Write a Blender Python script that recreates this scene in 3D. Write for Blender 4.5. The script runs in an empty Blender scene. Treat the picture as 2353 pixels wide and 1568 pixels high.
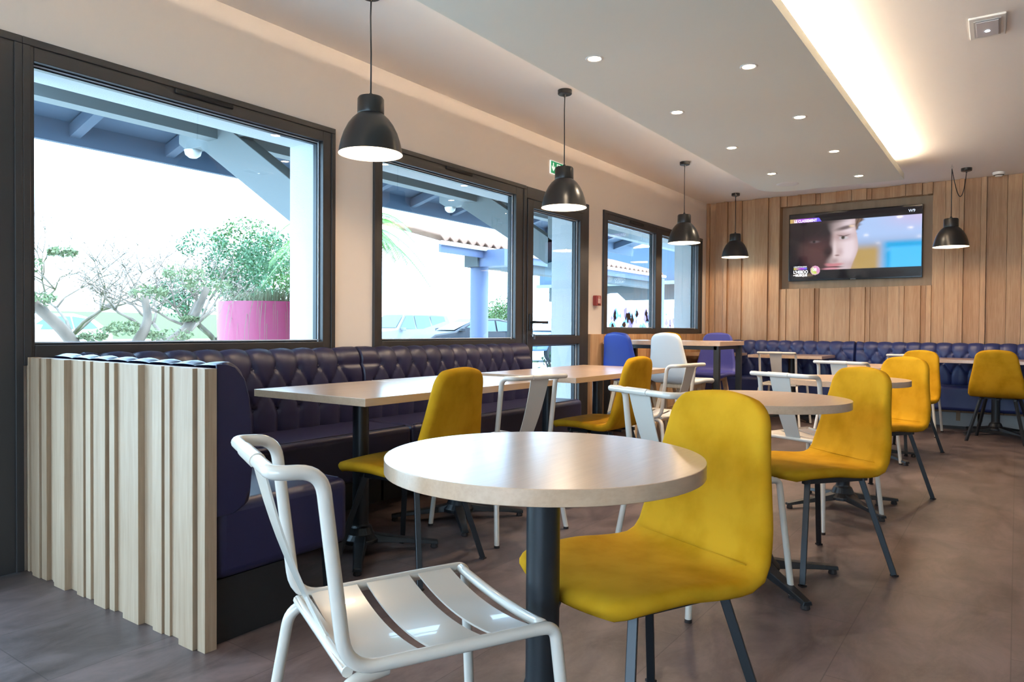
import bpy, bmesh, math, random
from mathutils import Vector, Matrix
random.seed(7)
PI = math.pi
C = bpy.context.scene.collection
SC = bpy.context.scene

# ------------------------------------------------------------------ camera
F_PX, CAM_H = 1644.66, 1.037
YAW, PITCH, ROLL = math.radians(35.1945), math.radians(-0.9377), math.radians(0.3977)
fwd = Vector((math.cos(PITCH)*math.cos(YAW), math.cos(PITCH)*math.sin(YAW), math.sin(PITCH)))
rt0 = Vector((math.sin(YAW), -math.cos(YAW), 0)); up0 = rt0.cross(fwd)
rt = rt0*math.cos(ROLL) + up0*math.sin(ROLL); upv = -rt0*math.sin(ROLL) + up0*math.cos(ROLL)
cam = bpy.data.objects.new('camera', bpy.data.cameras.new('camera')); C.objects.link(cam)
cam.matrix_world = Matrix(((rt.x, upv.x, -fwd.x, 0), (rt.y, upv.y, -fwd.y, 0), (rt.z, upv.z, -fwd.z, CAM_H), (0, 0, 0, 1)))
cam.data.sensor_width = 36; cam.data.lens = F_PX/2353*36; cam.data.clip_start = .02; cam.data.clip_end = 300
SC.camera = cam

# ------------------------------------------------------------------ world, sun, exposure
SC.view_settings.view_transform = 'Standard'; SC.view_settings.look = 'None'
SC.view_settings.gamma = 1; SC.view_settings.use_curve_mapping = False
SC.view_settings.exposure = 1.25
world = bpy.data.worlds.new('sky'); SC.world = world; world.use_nodes = True
bg = world.node_tree.nodes['Background']
bg.inputs[0].default_value = (.50, .74, 1.0, 1); bg.inputs[1].default_value = 5.8
sun = bpy.data.lights.new('sun', 'SUN'); sun.energy = 2.2; sun.angle = math.radians(1); sun.color = (1, .95, .87)
so = bpy.data.objects.new('sun', sun); C.objects.link(so)
so.rotation_euler = Vector((-.45, .55, -1.0)).to_track_quat('-Z', 'Y').to_euler()
SC.cycles.use_denoising = True
SC.cycles.max_bounces = 10; SC.cycles.diffuse_bounces = 6; SC.cycles.transparent_max_bounces = 16
SC.cycles.sample_clamp_indirect = 8; SC.cycles.caustics_reflective = False; SC.cycles.caustics_refractive = False

WARM = (1.0, .83, .64); WARM2 = (1.0, .84, .66)
LIGHT_SPOT, LIGHT_PEND, LIGHT_COVE = 38.0, 5.0, 170.0

# ------------------------------------------------------------------ materials
M = {}
def mat(name, col, rough=.5, metal=0, spec=.5, emit=None, es=1, bump=None, noise=None, coat=0, sheen=0, coords='Object'):
    m = bpy.data.materials.new(name); m.use_nodes = True; nt = m.node_tree; b = nt.nodes['Principled BSDF']
    b.inputs['Base Color'].default_value = (*col, 1); b.inputs['Roughness'].default_value = rough
    b.inputs['Metallic'].default_value = metal; b.inputs['Specular IOR Level'].default_value = spec
    b.inputs['Coat Weight'].default_value = coat; b.inputs['Sheen Weight'].default_value = sheen
    tc = nt.nodes.new('ShaderNodeTexCoord')
    if emit: b.inputs['Emission Color'].default_value = (*emit, 1); b.inputs['Emission Strength'].default_value = es
    if noise:      # (scale xyz, detail, other colour, low, high)
        sc, det, c2, lo, hi = noise
        mp = nt.nodes.new('ShaderNodeMapping'); mp.inputs['Scale'].default_value = sc
        n = nt.nodes.new('ShaderNodeTexNoise'); n.inputs['Scale'].default_value = 1; n.inputs['Detail'].default_value = det
        r = nt.nodes.new('ShaderNodeValToRGB'); r.color_ramp.elements[0].position = lo; r.color_ramp.elements[1].position = hi
        r.color_ramp.elements[0].color = (*col, 1); r.color_ramp.elements[1].color = (*c2, 1)
        nt.links.new(tc.outputs[coords], mp.inputs[0]); nt.links.new(mp.outputs[0], n.inputs['Vector'])
        nt.links.new(n.outputs['Fac'], r.inputs[0]); nt.links.new(r.outputs[0], b.inputs['Base Color'])
    if bump:       # (scale, strength, distance)
        n = nt.nodes.new('ShaderNodeTexNoise'); n.inputs['Scale'].default_value = bump[0]; n.inputs['Detail'].default_value = 4
        bp = nt.nodes.new('ShaderNodeBump'); bp.inputs['Strength'].default_value = bump[1]; bp.inputs['Distance'].default_value = bump[2]
        nt.links.new(tc.outputs[coords], n.inputs['Vector']); nt.links.new(n.outputs['Fac'], bp.inputs['Height'])
        nt.links.new(bp.outputs[0], b.inputs['Normal'])
    M[name] = m; return m

def wood(name, a, b_, rough, stretch, island=.25, spec=.35):
    """oak: long grain along the axis whose stretch is small, board to board variation"""
    m = mat(name, a, rough, spec=spec); nt = m.node_tree; b = nt.nodes['Principled BSDF']
    tc = nt.nodes.new('ShaderNodeTexCoord'); mp = nt.nodes.new('ShaderNodeMapping'); mp.inputs['Scale'].default_value = stretch
    geo = nt.nodes.new('ShaderNodeNewGeometry'); add = nt.nodes.new('ShaderNodeVectorMath'); add.operation = 'ADD'
    sc = nt.nodes.new('ShaderNodeVectorMath'); sc.operation = 'SCALE'; sc.inputs['Scale'].default_value = 37
    cmb = nt.nodes.new('ShaderNodeCombineXYZ')
    for k in range(3): nt.links.new(geo.outputs['Random Per Island'], cmb.inputs[k])
    nt.links.new(cmb.outputs[0], sc.inputs[0]); nt.links.new(tc.outputs['Object'], mp.inputs[0])
    nt.links.new(mp.outputs[0], add.inputs[0]); nt.links.new(sc.outputs[0], add.inputs[1])
    n1 = nt.nodes.new('ShaderNodeTexNoise'); n1.inputs['Scale'].default_value = 1.0; n1.inputs['Detail'].default_value = 6; n1.inputs['Distortion'].default_value = .6
    n2 = nt.nodes.new('ShaderNodeTexNoise'); n2.inputs['Scale'].default_value = 6.0; n2.inputs['Detail'].default_value = 3
    nt.links.new(add.outputs[0], n1.inputs['Vector']); nt.links.new(add.outputs[0], n2.inputs['Vector'])
    mm = nt.nodes.new('ShaderNodeMath'); mm.operation = 'MULTIPLY_ADD'; mm.inputs[1].default_value = .55
    m2 = nt.nodes.new('ShaderNodeMath'); m2.operation = 'MULTIPLY'; m2.inputs[1].default_value = .45
    nt.links.new(n2.outputs['Fac'], m2.inputs[0]); nt.links.new(n1.outputs['Fac'], mm.inputs[0]); nt.links.new(m2.outputs[0], mm.inputs[2])
    m3 = nt.nodes.new('ShaderNodeMath'); m3.operation = 'MULTIPLY_ADD'; m3.inputs[1].default_value = island; 
    nt.links.new(geo.outputs['Random Per Island'], m3.inputs[0]); nt.links.new(mm.outputs[0], m3.inputs[2])
    r = nt.nodes.new('ShaderNodeValToRGB'); e = r.color_ramp.elements
    e[0].position = .38; e[0].color = (*a, 1); e[1].position = .78; e[1].color = (*b_, 1)
    nt.links.new(m3.outputs[0], r.inputs[0]); nt.links.new(r.outputs[0], b.inputs['Base Color'])
    bp = nt.nodes.new('ShaderNodeBump'); bp.inputs['Strength'].default_value = .12; bp.inputs['Distance'].default_value = .002
    nt.links.new(n2.outputs['Fac'], bp.inputs['Height']); nt.links.new(bp.outputs[0], b.inputs['Normal'])
    return m

mat('wall_paint', (.76, .67, .595), .75, bump=(60, .08, .002))
mat('ceiling_paint', (.90, .85, .80), .8)
mat('ceiling_grey', (.79, .79, .70), .8)
wood('oak_wall', (.61, .395, .225), (.40, .215, .105), .5, (22, 22, 1.1), .22)
wood('oak_light', (.44, .32, .215), (.31, .20, .12), .5, (24, 24, 1.1), .15)
wood('oak_top', (.56, .37, .235), (.45, .285, .17), .30, (2.2, 26, 26), 0, .9)
wood('oak_leg', (.55, .38, .23), (.42, .27, .15), .5, (20, 20, 2), .1)
mat('niche_board', (.40, .27, .16), .55, noise=((14, 14, 1), 5, (.33, .215, .12), .35, .7))
mat('anthracite', (.034, .030, .029), .38)
mat('anthracite_dark', (.012, .012, .013), .5)
mat('gasket', (.006, .010, .014), .4)
mat('zinc_edge', (.65, .72, .80), .25)
mat('slot', (.006, .005, .005), .6)
mat('black_metal', (.012, .013, .015), .38, spec=.5)
mat('lamp_black', (.012, .011, .011), .30, spec=.6)
mat('lamp_inside', (.85, .80, .70), .5)
mat('bulb', (1, .9, .7), .4, emit=WARM2, es=10)
mat('white_metal', (.62, .555, .475), .25, spec=.5, coat=.3)
mat('white_plastic', (.80, .78, .74), .45)
mat('rubber', (.02, .012, .01), .7)
mat('navy_leather', (.016, .014, .046), .38, spec=.45, bump=(420, .12, .0008))
mat('navy_leather_wall', (.020, .030, .115), .38, spec=.45, bump=(420, .12, .0008))
mat('navy_stool', (.020, .050, .30), .45, spec=.4)
mat('indigo_stool', (.045, .045, .22), .45, spec=.4)
mat('white_leather', (.60, .61, .60), .42, spec=.4)
mat('yellow_velvet', (.50, .255, .012), .9, spec=.06, noise=((9, 9, 9), 5, (.36, .17, .003), .40, .75), bump=(900, .15, .0006))
mat('plinth_black', (.008, .007, .007), .6)
mat('skirting', (.55, .52, .48), .6)
mat('render_white', (.60, .62, .64), .95, bump=(160, .9, .004))
mat('porch_blue', (.055, .085, .13), .7)
mat('porch_pale', (.17, .19, .195), .7)
mat('porch_grey', (.075, .085, .09), .8)
mat('column_blue', (.075, .095, .17), .5)
mat('terracotta', (.20, .10, .065), .8)
mat('pink_pot', (.34, .03, .10), .35)
mat('dry_grass', (.20, .22, .12), .8)
mat('bark', (.15, .115, .09), .9, noise=((6, 6, 2), 4, (.08, .06, .045), .35, .7))
mat('leaf_green', (.045, .10, .02), .7)
mat('leaf_pale', (.11, .14, .06), .7)
mat('leaf_palm', (.07, .19, .015), .5)
mat('needle', (.045, .11, .05), .8)
mat('blossom', (.22, .16, .13), .8)
mat('lawn', (.12, .20, .05), .9, noise=((.4, .4, .4), 4, (.22, .28, .12), .4, .7))
mat('gravel', (.50, .49, .46), .9, noise=((1.2, 1.2, 1.2), 3, (.60, .58, .54), .4, .7))
mat('car_dark', (.006, .008, .016), .5)
mat('car_silver', (.14, .145, .16), .5)
mat('car_blue', (.08, .13, .22), .5)
mat('car_white', (.8, .8, .8), .25, coat=.5)
mat('car_glass', (.05, .09, .11), .35)
mat('tyre', (.02, .02, .02), .8)
mat('alloy', (.6, .6, .62), .3, metal=.8)
mat('tail_red', (.6, .02, .01), .3)
mat('exit_green', (.0, .26, .09), .4, emit=(.0, .45, .16), es=.15)
mat('sign_white', (.85, .88, .86), .4, emit=(.9, 1, .95), es=.25)
mat('alarm_red', (.34, .045, .035), .45)
mat('alarm_pale', (.62, .42, .38), .5)
mat('led_white', (.9, .95, 1), .3, emit=(.75, .85, 1), es=6)
mat('diffuser', (.60, .60, .64), .25)
mat('spot_disc', (1, .9, .75), .4, emit=(1, .74, .45), es=30)
mat('cove_led', (1, .9, .7), .4, emit=WARM, es=LIGHT_COVE)
mat('cove_led_soft', (1, .9, .7), .4, emit=WARM, es=LIGHT_COVE*.28)
mat('tv_black', (.006, .006, .007), .12)
mat('tv_text', (.9, .9, .9), .3, emit=(.85, .85, .9), es=.5)
mat('tv_text_grey', (.5, .5, .55), .3, emit=(.45, .5, .6), es=.5)
mat('tv_brand', (.5, .5, .5), .4)
mat('steel', (.6, .6, .6), .25, metal=1)
mat('graffiti_a', (.07, .20, .38), .7); mat('graffiti_b', (.14, .08, .26), .7); mat('graffiti_c', (.80, .82, .86), .7)

def glass():
    m = bpy.data.materials.new('window_glass'); m.use_nodes = True; nt = m.node_tree; nt.nodes.clear()
    o = nt.nodes.new('ShaderNodeOutputMaterial'); mx = nt.nodes.new('ShaderNodeMixShader')
    t = nt.nodes.new('ShaderNodeBsdfTransparent'); t.inputs[0].default_value = (.93, .97, .98, 1)
    g = nt.nodes.new('ShaderNodeBsdfGlossy'); g.inputs['Roughness'].default_value = 0
    f = nt.nodes.new('ShaderNodeFresnel'); f.inputs[0].default_value = 1.5
    ge = nt.nodes.new('ShaderNodeNewGeometry'); inv = nt.nodes.new('ShaderNodeMath'); inv.operation = 'SUBTRACT'; inv.inputs[0].default_value = 1.6
    sc = nt.nodes.new('ShaderNodeMath'); sc.operation = 'MULTIPLY'; sc.inputs[1].default_value = 1.6; nt.links.new(ge.outputs['Backfacing'], sc.inputs[0]); nt.links.new(sc.outputs[0], inv.inputs[1])
    mu = nt.nodes.new('ShaderNodeMath'); mu.operation = 'MULTIPLY'; mu.use_clamp = True; nt.links.new(f.outputs[0], mu.inputs[0]); nt.links.new(inv.outputs[0], mu.inputs[1])
    nt.links.new(mu.outputs[0], mx.inputs[0]); nt.links.new(t.outputs[0], mx.inputs[1]); nt.links.new(g.outputs[0], mx.inputs[2])
    nt.links.new(mx.outputs[0], o.inputs[0]); M['glass'] = m
glass()

def floor_mat():
    m = mat('floor_vinyl', (.13, .115, .11), .42, spec=.45); nt = m.node_tree; b = nt.nodes['Principled BSDF']
    tc = nt.nodes.new('ShaderNodeTexCoord')
    br = nt.nodes.new('ShaderNodeTexBrick'); br.inputs['Scale'].default_value = 1
    br.inputs['Brick Width'].default_value = .92; br.inputs['Row Height'].default_value = .46; br.inputs['Mortar Size'].default_value = .0018
    br.inputs['Color1'].default_value = (.126, .088, .080, 1); br.inputs['Color2'].default_value = (.100, .074, .068, 1); br.inputs['Mortar'].default_value = (.065, .045, .040, 1)
    nt.links.new(tc.outputs['Object'], br.inputs['Vector'])
    mp = nt.nodes.new('ShaderNodeMapping'); mp.inputs['Scale'].default_value = (1.6, 3.0, 1)
    n = nt.nodes.new('ShaderNodeTexNoise'); n.inputs['Scale'].default_value = 1.9; n.inputs['Detail'].default_value = 12; n.inputs['Roughness'].default_value = .72; n.inputs['Distortion'].default_value = .5
    nt.links.new(tc.outputs['Object'], mp.inputs[0]); nt.links.new(mp.outputs[0], n.inputs['Vector'])
    r = nt.nodes.new('ShaderNodeValToRGB'); e = r.color_ramp.elements
    e[0].position = .36; e[0].color = (.50, .47, .46, 1); e[1].position = .62; e[1].color = (1.25, 1.25, 1.27, 1)
    nt.links.new(n.outputs['Fac'], r.inputs[0])
    mx = nt.nodes.new('ShaderNodeMix'); mx.data_type = 'RGBA'; mx.blend_type = 'MULTIPLY'; mx.inputs[0].default_value = 1
    nt.links.new(br.outputs['Color'], mx.inputs[6]); nt.links.new(r.outputs[0], mx.inputs[7]); nt.links.new(mx.outputs[2], b.inputs['Base Color'])
    rr = nt.nodes.new('ShaderNodeMapRange'); rr.inputs[3].default_value = .34; rr.inputs[4].default_value = .50
    nt.links.new(n.outputs['Fac'], rr.inputs[0]); nt.links.new(rr.outputs[0], b.inputs['Roughness'])
    bp = nt.nodes.new('ShaderNodeBump'); bp.inputs['Strength'].default_value = .15; bp.inputs['Distance'].default_value = .002
    nt.links.new(n.outputs['Fac'], bp.inputs['Height']); nt.links.new(bp.outputs[0], b.inputs['Normal'])
floor_mat()

pb = M['oak_top'].node_tree.nodes['Principled BSDF']; pb.inputs['Coat Weight'].default_value = .8; pb.inputs['Coat Roughness'].default_value = .22; [M['oak_top'].node_tree.links.remove(l) for l in list(pb.inputs['Normal'].links)]

# ------------------------------------------------------------------ mesh helpers
def bm_new(): return bmesh.new()
def box(bm, x0, x1, y0, y1, z0, z1, mtx=None):
    vs = [bm.verts.new(Vector(p)) for p in ((x0,y0,z0),(x1,y0,z0),(x1,y1,z0),(x0,y1,z0),(x0,y0,z1),(x1,y0,z1),(x1,y1,z1),(x0,y1,z1))]
    if mtx is not None:
        for v in vs: v.co = mtx @ v.co
    for f in ((3,2,1,0),(4,5,6,7),(0,1,5,4),(1,2,6,5),(2,3,7,6),(3,0,4,7)): bm.faces.new([vs[i] for i in f])
    return vs
def prism(bm, pts, axis, a, b):
    """pts: 2D outline; axis 'x','y','z' is the extrusion axis"""
    def P(p, t): return {'x': (t, p[0], p[1]), 'y': (p[0], t, p[1]), 'z': (p[0], p[1], t)}[axis]
    A = [bm.verts.new(P(p, a)) for p in pts]; B = [bm.verts.new(P(p, b)) for p in pts]; n = len(pts)
    bm.faces.new(A[::-1]); bm.faces.new(B)
    for i in range(n): bm.faces.new((A[i], A[(i+1) % n], B[(i+1) % n], B[i]))
def lathe(bm, prof, n=32, c=(0,0,0), capb=False, capt=False):
    rings = []
    for r, z in prof:
        rings.append([bm.verts.new((c[0]+r*math.cos(2*PI*i/n), c[1]+r*math.sin(2*PI*i/n), c[2]+z)) for i in range(n)])
    for A, B in zip(rings[:-1], rings[1:]):
        for i in range(n): bm.faces.new((A[i], A[(i+1) % n], B[(i+1) % n], B[i]))
    if capb: bm.faces.new(rings[0][::-1])
    if capt: bm.faces.new(rings[-1])
def fillet(pts, rad, n=6):
    """round the corners of a 3D polyline; rad may be a list"""
    P = [Vector(p) for p in pts]; out = [P[0]]
    for i in range(1, len(P)-1):
        r = rad[i-1] if isinstance(rad, (list, tuple)) else rad
        a, b, c = P[i-1], P[i], P[i+1]; d1 = (a-b); d2 = (c-b); r = min(r, d1.length*.49, d2.length*.49)
        p, q = b+d1.normalized()*r, b+d2.normalized()*r
        for k in range(n+1):
            t = k/n; out.append((1-t)**2*p+2*(1-t)*t*b+t*t*q)
    out.append(P[-1]); return out
def tube(bm, pts, r, n=12, caps=True, r2=None, square=False, ref=Vector((0,0,1))):
    P = [Vector(p) for p in pts]; rings = []; nrm = None
    for i, p in enumerate(P):
        t = (P[min(i+1, len(P)-1)]-P[max(i-1, 0)]).normalized()
        if nrm is None:
            nrm = t.cross(ref if abs(t.dot(ref)) < .95 else Vector((1,0,0))).normalized()
        else: nrm = (nrm-t*nrm.dot(t)).normalized()
        bn = t.cross(nrm); rr = r if r2 is None else r+(r2-r)*i/(len(P)-1)
        if square: ring = [p+nrm*(rr*sx)+bn*(rr*sy) for sx, sy in ((1,1),(-1,1),(-1,-1),(1,-1))]
        else: ring = [p+nrm*(rr*math.cos(2*PI*k/n))+bn*(rr*math.sin(2*PI*k/n)) for k in range(n)]
        rings.append([bm.verts.new(v) for v in ring])
    m = len(rings[0])
    for A, B in zip(rings[:-1], rings[1:]):
        for k in range(m): bm.faces.new((A[k], A[(k+1) % m], B[(k+1) % m], B[k]))
    if caps: bm.faces.new(rings[0][::-1]); bm.faces.new(rings[-1])
def link(name, bm, m, parent=None, smooth=False, bevel=0, seg=2, subsurf=0, recalc=True):
    if recalc: bmesh.ops.recalc_face_normals(bm, faces=bm.faces)
    me = bpy.data.meshes.new(name); bm.to_mesh(me); bm.free()
    me.materials.append(M[m] if isinstance(m, str) else m)
    o = bpy.data.objects.new(name, me); C.objects.link(o)
    if smooth:
        for p in me.polygons: p.use_smooth = True
        if smooth == 'auto':
            md = None
            try: me.set_sharp_from_angle(angle=math.radians(40))
            except Exception: pass
    if bevel:
        b = o.modifiers.new('bevel', 'BEVEL'); b.width = bevel; b.segments = seg; b.limit_method = 'ANGLE'; b.angle_limit = math.radians(40)
    if subsurf:
        s = o.modifiers.new('sub', 'SUBSURF'); s.levels = subsurf; s.render_levels = subsurf
    if parent: o.parent = parent
    return o
def obox(name, m, dims, parent=None, bevel=0, mtx=None):
    bm = bm_new(); box(bm, *dims, mtx=mtx); return link(name, bm, m, parent, bevel=bevel)
def tag(o, label=None, cat=None, group=None, kind=None):
    if label: o['label'] = label
    if cat: o['category'] = cat
    if group: o['group'] = group
    if kind: o['kind'] = kind
    return o
def empty(name, loc=(0,0,0), rz=0, label=None, cat=None, group=None, kind=None):
    o = bpy.data.objects.new(name, None); C.objects.link(o); o.location = loc; o.rotation_euler = (0, 0, rz)
    o.empty_display_size = .05
    return tag(o, label, cat, group, kind)
def dup(root, loc, rz, label=None, group=None):
    r = root.copy(); C.objects.link(r); r.location = loc; r.rotation_euler = (0, 0, rz)
    if label: r['label'] = label
    if group: r['group'] = group
    for ch in list(root.children):
        c = ch.copy(); C.objects.link(c); c.parent = r
        for g in list(ch.children):
            d = g.copy(); C.objects.link(d); d.parent = c
    return r
def text_mesh(name, body, size, m, parent, mtx, align='LEFT', extrude=.0006, shear=0, bold=.0, xs=1):
    cu = bpy.data.curves.new(name, 'FONT'); cu.body = body; cu.size = size; cu.extrude = extrude; cu.align_x = align; cu.shear = shear; cu.offset = bold
    t = bpy.data.objects.new(name+'_src', cu); C.objects.link(t)
    dg = bpy.context.evaluated_depsgraph_get(); me = bpy.data.meshes.new_from_object(t.evaluated_get(dg))
    bpy.data.objects.remove(t); bpy.data.curves.remove(cu)
    me.transform(Matrix.Diagonal((xs, 1, 1, 1))); me.transform(mtx); me.materials.clear(); me.materials.append(M[m])
    o = bpy.data.objects.new(name, me); C.objects.link(o); o.parent = parent; return o

# ------------------------------------------------------------------ room shell
WY, BX, CZ = 3.416, 9.36, 2.731          # window wall, back wall, ceiling height
X0, RY = -3.2, -3.6                      # wall behind the camera, wall on the right
TH = .33
S = lambda o: tag(o, kind='structure')
S(obox('floor', 'floor_vinyl', (X0, BX+.3, RY, WY+.02, -.1, 0)))
bm = bm_new(); box(bm, X0, BX+.3, RY, WY+TH, CZ, CZ+.15); S(link('ceiling', bm, 'ceiling_paint'))

# window wall with its openings: (x0, x1, z0, z1)
OPEN = [(-2.3, 1.27, 0.0, 2.245), (1.27, 2.946, .87, 2.245), (3.27, 5.01, .87, 2.25), (5.01, 6.11, 0.0, 2.25), (6.408, 9.16, .997, 2.245)]
def wall_with_holes(name, m, holes, x0, x1, z0, z1, ya, yb):
    bm = bm_new(); xs = sorted({x0, x1, *[h[0] for h in holes], *[h[1] for h in holes]})
    for a, b in zip(xs[:-1], xs[1:]):
        hs = [h for h in holes if h[0] < (a+b)/2 < h[1]]
        if not hs: box(bm, a, b, ya, yb, z0, z1); continue
        h = hs[0]
        if h[2] > z0+.001: box(bm, a, b, ya, yb, z0, h[2])
        box(bm, a, b, ya, yb, h[3], z1)
    return link(name, bm, m)
S(wall_with_holes('wall_left', 'wall_paint', OPEN, X0, BX+.3, 0, CZ, WY, WY+.10))
# outer skin of rough white render, its reveals seen through the panes
OUT = [(-2.2, 1.20, 0.0, 2.17), (1.30, 2.88, .92, 2.17), (3.30, 5.98, 0.0, 2.17), (6.50, 9.06, 1.03, 2.17)]
ow = S(wall_with_holes('wall_outer', 'render_white', OUT, X0, BX+.8, -.2, 3.0, WY+.10, WY+TH)); ow.name = 'wall_left_outside'

def window(name, x0, x1, z0, z1, panes, fw=.105, bot=.10, top=.09, y=WY, vents=()):
    """frame with glass set towards the outside; panes: list of (xa, xb, za, zb)"""
    r = empty(name, ((x0+x1)/2, y, z0), kind='structure'); L = Matrix.Translation((-(x0+x1)/2, -y, -z0))
    bm = bm_new(); ya, yb = y-.012, y+.075
    xs = sorted({x0, x1, *[p[0] for p in panes], *[p[1] for p in panes]})
    for a, b in zip(xs[:-1], xs[1:]):
        ps = sorted([p for p in panes if p[0]-.001 < (a+b)/2 < p[1]+.001], key=lambda p: p[2]); z = z0
        for p in ps:
            if p[2] > z+.001: box(bm, a, b, ya, yb, z, p[2], L)
            z = p[3]
        box(bm, a, b, ya, yb, z, z1, L)
    # raised outer lip of the profile
    for d in ((x0, x1, z1-.032, z1), (x0, x0+.03, z0, z1-.032), (x1-.03, x1, z0, z1-.032)): box(bm, d[0], d[1], ya-.008, ya, d[2], d[3], L)
    link('window_frame', bm, 'anthracite', r, bevel=.003)
    for (a, b, c, d) in panes:
        bm = bm_new()                      # black glazing gasket and bright spacer round the pane
        g = .016
        for q in ((a, b, d-g, d), (a, a+g, c, d), (b-g, b, c, d), (a, b, c, c+.008)): box(bm, q[0], q[1], y+.03, y+.06, q[2], q[3], L)
        link('gasket', bm, 'gasket', r)
        bm = bm_new(); q = .005
        for e in ((a+q, b-q, d-.009, d-.004), (b-.009, b-.004, c, d), (a, b, c+.008, c+.014)): box(bm, e[0], e[1], y+.022, y+.0301, e[2], e[3], L)
        link('glazing_spacer', bm, 'zinc_edge', r)
        bm = bm_new(); box(bm, a+.002, b-.002, y+.040, y+.046, c+.002, d-.002, L); link('pane', bm, 'glass', r)
    for (a, b, z) in vents:
        bm = bm_new(); box(bm, a, b, ya-.014, ya, z-.013, z+.013, L); link('trickle_vent', bm, 'slot', r, bevel=.006, seg=3)
    return r
window('window_1', 1.27, 2.946, .87, 2.245, [(1.315, 2.856, .955, 2.154)], vents=[(1.93, 2.25, 2.20)])
window('window_2', 3.27, 5.01, .87, 2.25, [(3.347, 4.875, .955, 2.154)], vents=[(3.97, 4.28, 2.208)])
window('window_3', 6.408, 9.16, .997, 2.245, [(6.503, 7.69, 1.055, 2.15), (7.86, 9.03, 1.055, 2.15)], vents=[(7.0, 7.33, 2.195)])
def door(name, x0, x1, l0, l1, panes, top=2.15):
    r = empty(name, ((x0+x1)/2, WY, 0), kind='structure'); L = Matrix.Translation((-(x0+x1)/2, -WY, 0))
    bm = bm_new()
    box(bm, x0, l0, WY-.012, WY+.075, 0, 2.25, L); box(bm, l1, x1, WY-.012, WY+.075, 0, 2.25, L); box(bm, l0, l1, WY-.012, WY+.075, top, 2.25, L)
    link('door_frame', bm, 'anthracite', r, bevel=.003)
    bm = bm_new(); a, b = l0+.006, l1-.006
    xs0, xs1 = panes[0][0], panes[0][1]
    box(bm, a, xs0, WY-.02, WY+.05, .008, top-.006, L); box(bm, xs1, b, WY-.02, WY+.05, .008, top-.006, L)
    z = .008
    for p in panes: box(bm, xs0, xs1, WY-.02, WY+.05, z, p[2], L); z = p[3]
    box(bm, xs0, xs1, WY-.02, WY+.05, z, top-.006, L)
    leaf = link('door_leaf', bm, 'anthracite', r, bevel=.003)
    for (a, b, c, d) in panes:
        bm = bm_new()
        for q in ((a, b, d-.016, d), (b-.03, b, c, d), (a, b, c, c+.008)): box(bm, q[0], q[1], WY+.02, WY+.045, q[2], q[3], L)
        link('gasket', bm, 'gasket', leaf)
        bm = bm_new(); box(bm, b-.014, b-.004, WY+.012, WY+.021, c, d, L); box(bm, a, b, WY+.012, WY+.021, d-.010, d-.004, L); link('glazing_spacer', bm, 'zinc_edge', leaf)
        bm = bm_new(); box(bm, a+.002, b-.002, WY+.028, WY+.034, c+.002, d-.002, L); link('pane', bm, 'glass', leaf)
    return r, L
d1, L1 = door('door_1', 5.01, 6.11, 5.035, 6.0, [(5.125, 5.93, .12, .905), (5.125, 5.93, .982, 2.075)])
bm = bm_new(); box(bm, 5.065, 5.10, WY-.03, WY-.018, 1.03, 1.17, L1); tube(bm, [L1 @ Vector(p) for p in ((5.083, WY-.03, 1.10), (5.083, WY-.075, 1.10))], .011)
box(bm, 5.075, 5.27, WY-.085, WY-.065, 1.088, 1.110, L1); link('door_handle', bm, 'black_metal', d1, bevel=.003)
bm = bm_new(); lathe(bm, [(.0, 0), (.014, 0), (.014, .02), (0, .02)], 14); bmesh.ops.transform(bm, matrix=L1 @ Matrix.Translation((5.083, WY-.03, .985)) @ Matrix.Rotation(PI/2, 4, 'X'), verts=bm.verts)
box(bm, 5.079, 5.087, WY-.07, WY-.045, .955, .995, L1); link('lock_cylinder', bm, 'steel', d1)
# glazed door on the left: only its dark closing post is in view, its panes light the floor
window('door_2', -2.3, 1.27, 0.005, 2.245, [(-2.15, -.55, .10, 2.12), (-.35, .93, .10, 2.12)])

# lining of planks under window 3, shelf height
def planks(bm, edges, depths, fn):
    for (a, b), d in zip(zip(edges[:-1], edges[1:]), depths): fn(bm, a, b, d)
bm = bm_new(); xs = [6.118, 6.16, 6.30, 6.42, 6.60, 6.78, 6.95, 7.14, 7.30, 7.44, 7.62, 7.85, 8.02, 8.2, 8.45, 8.6, 8.8, 9.0, 9.2, BX-.05]
for i, (a, b) in enumerate(zip(xs[:-1], xs[1:])): box(bm, a, b, WY-.018-(.014 if i % 3 == 0 else .005 if i % 2 else 0), WY-.001, .002, .995)
S(link('wall_left_cladding', bm, 'oak_wall', bevel=.002))

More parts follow.
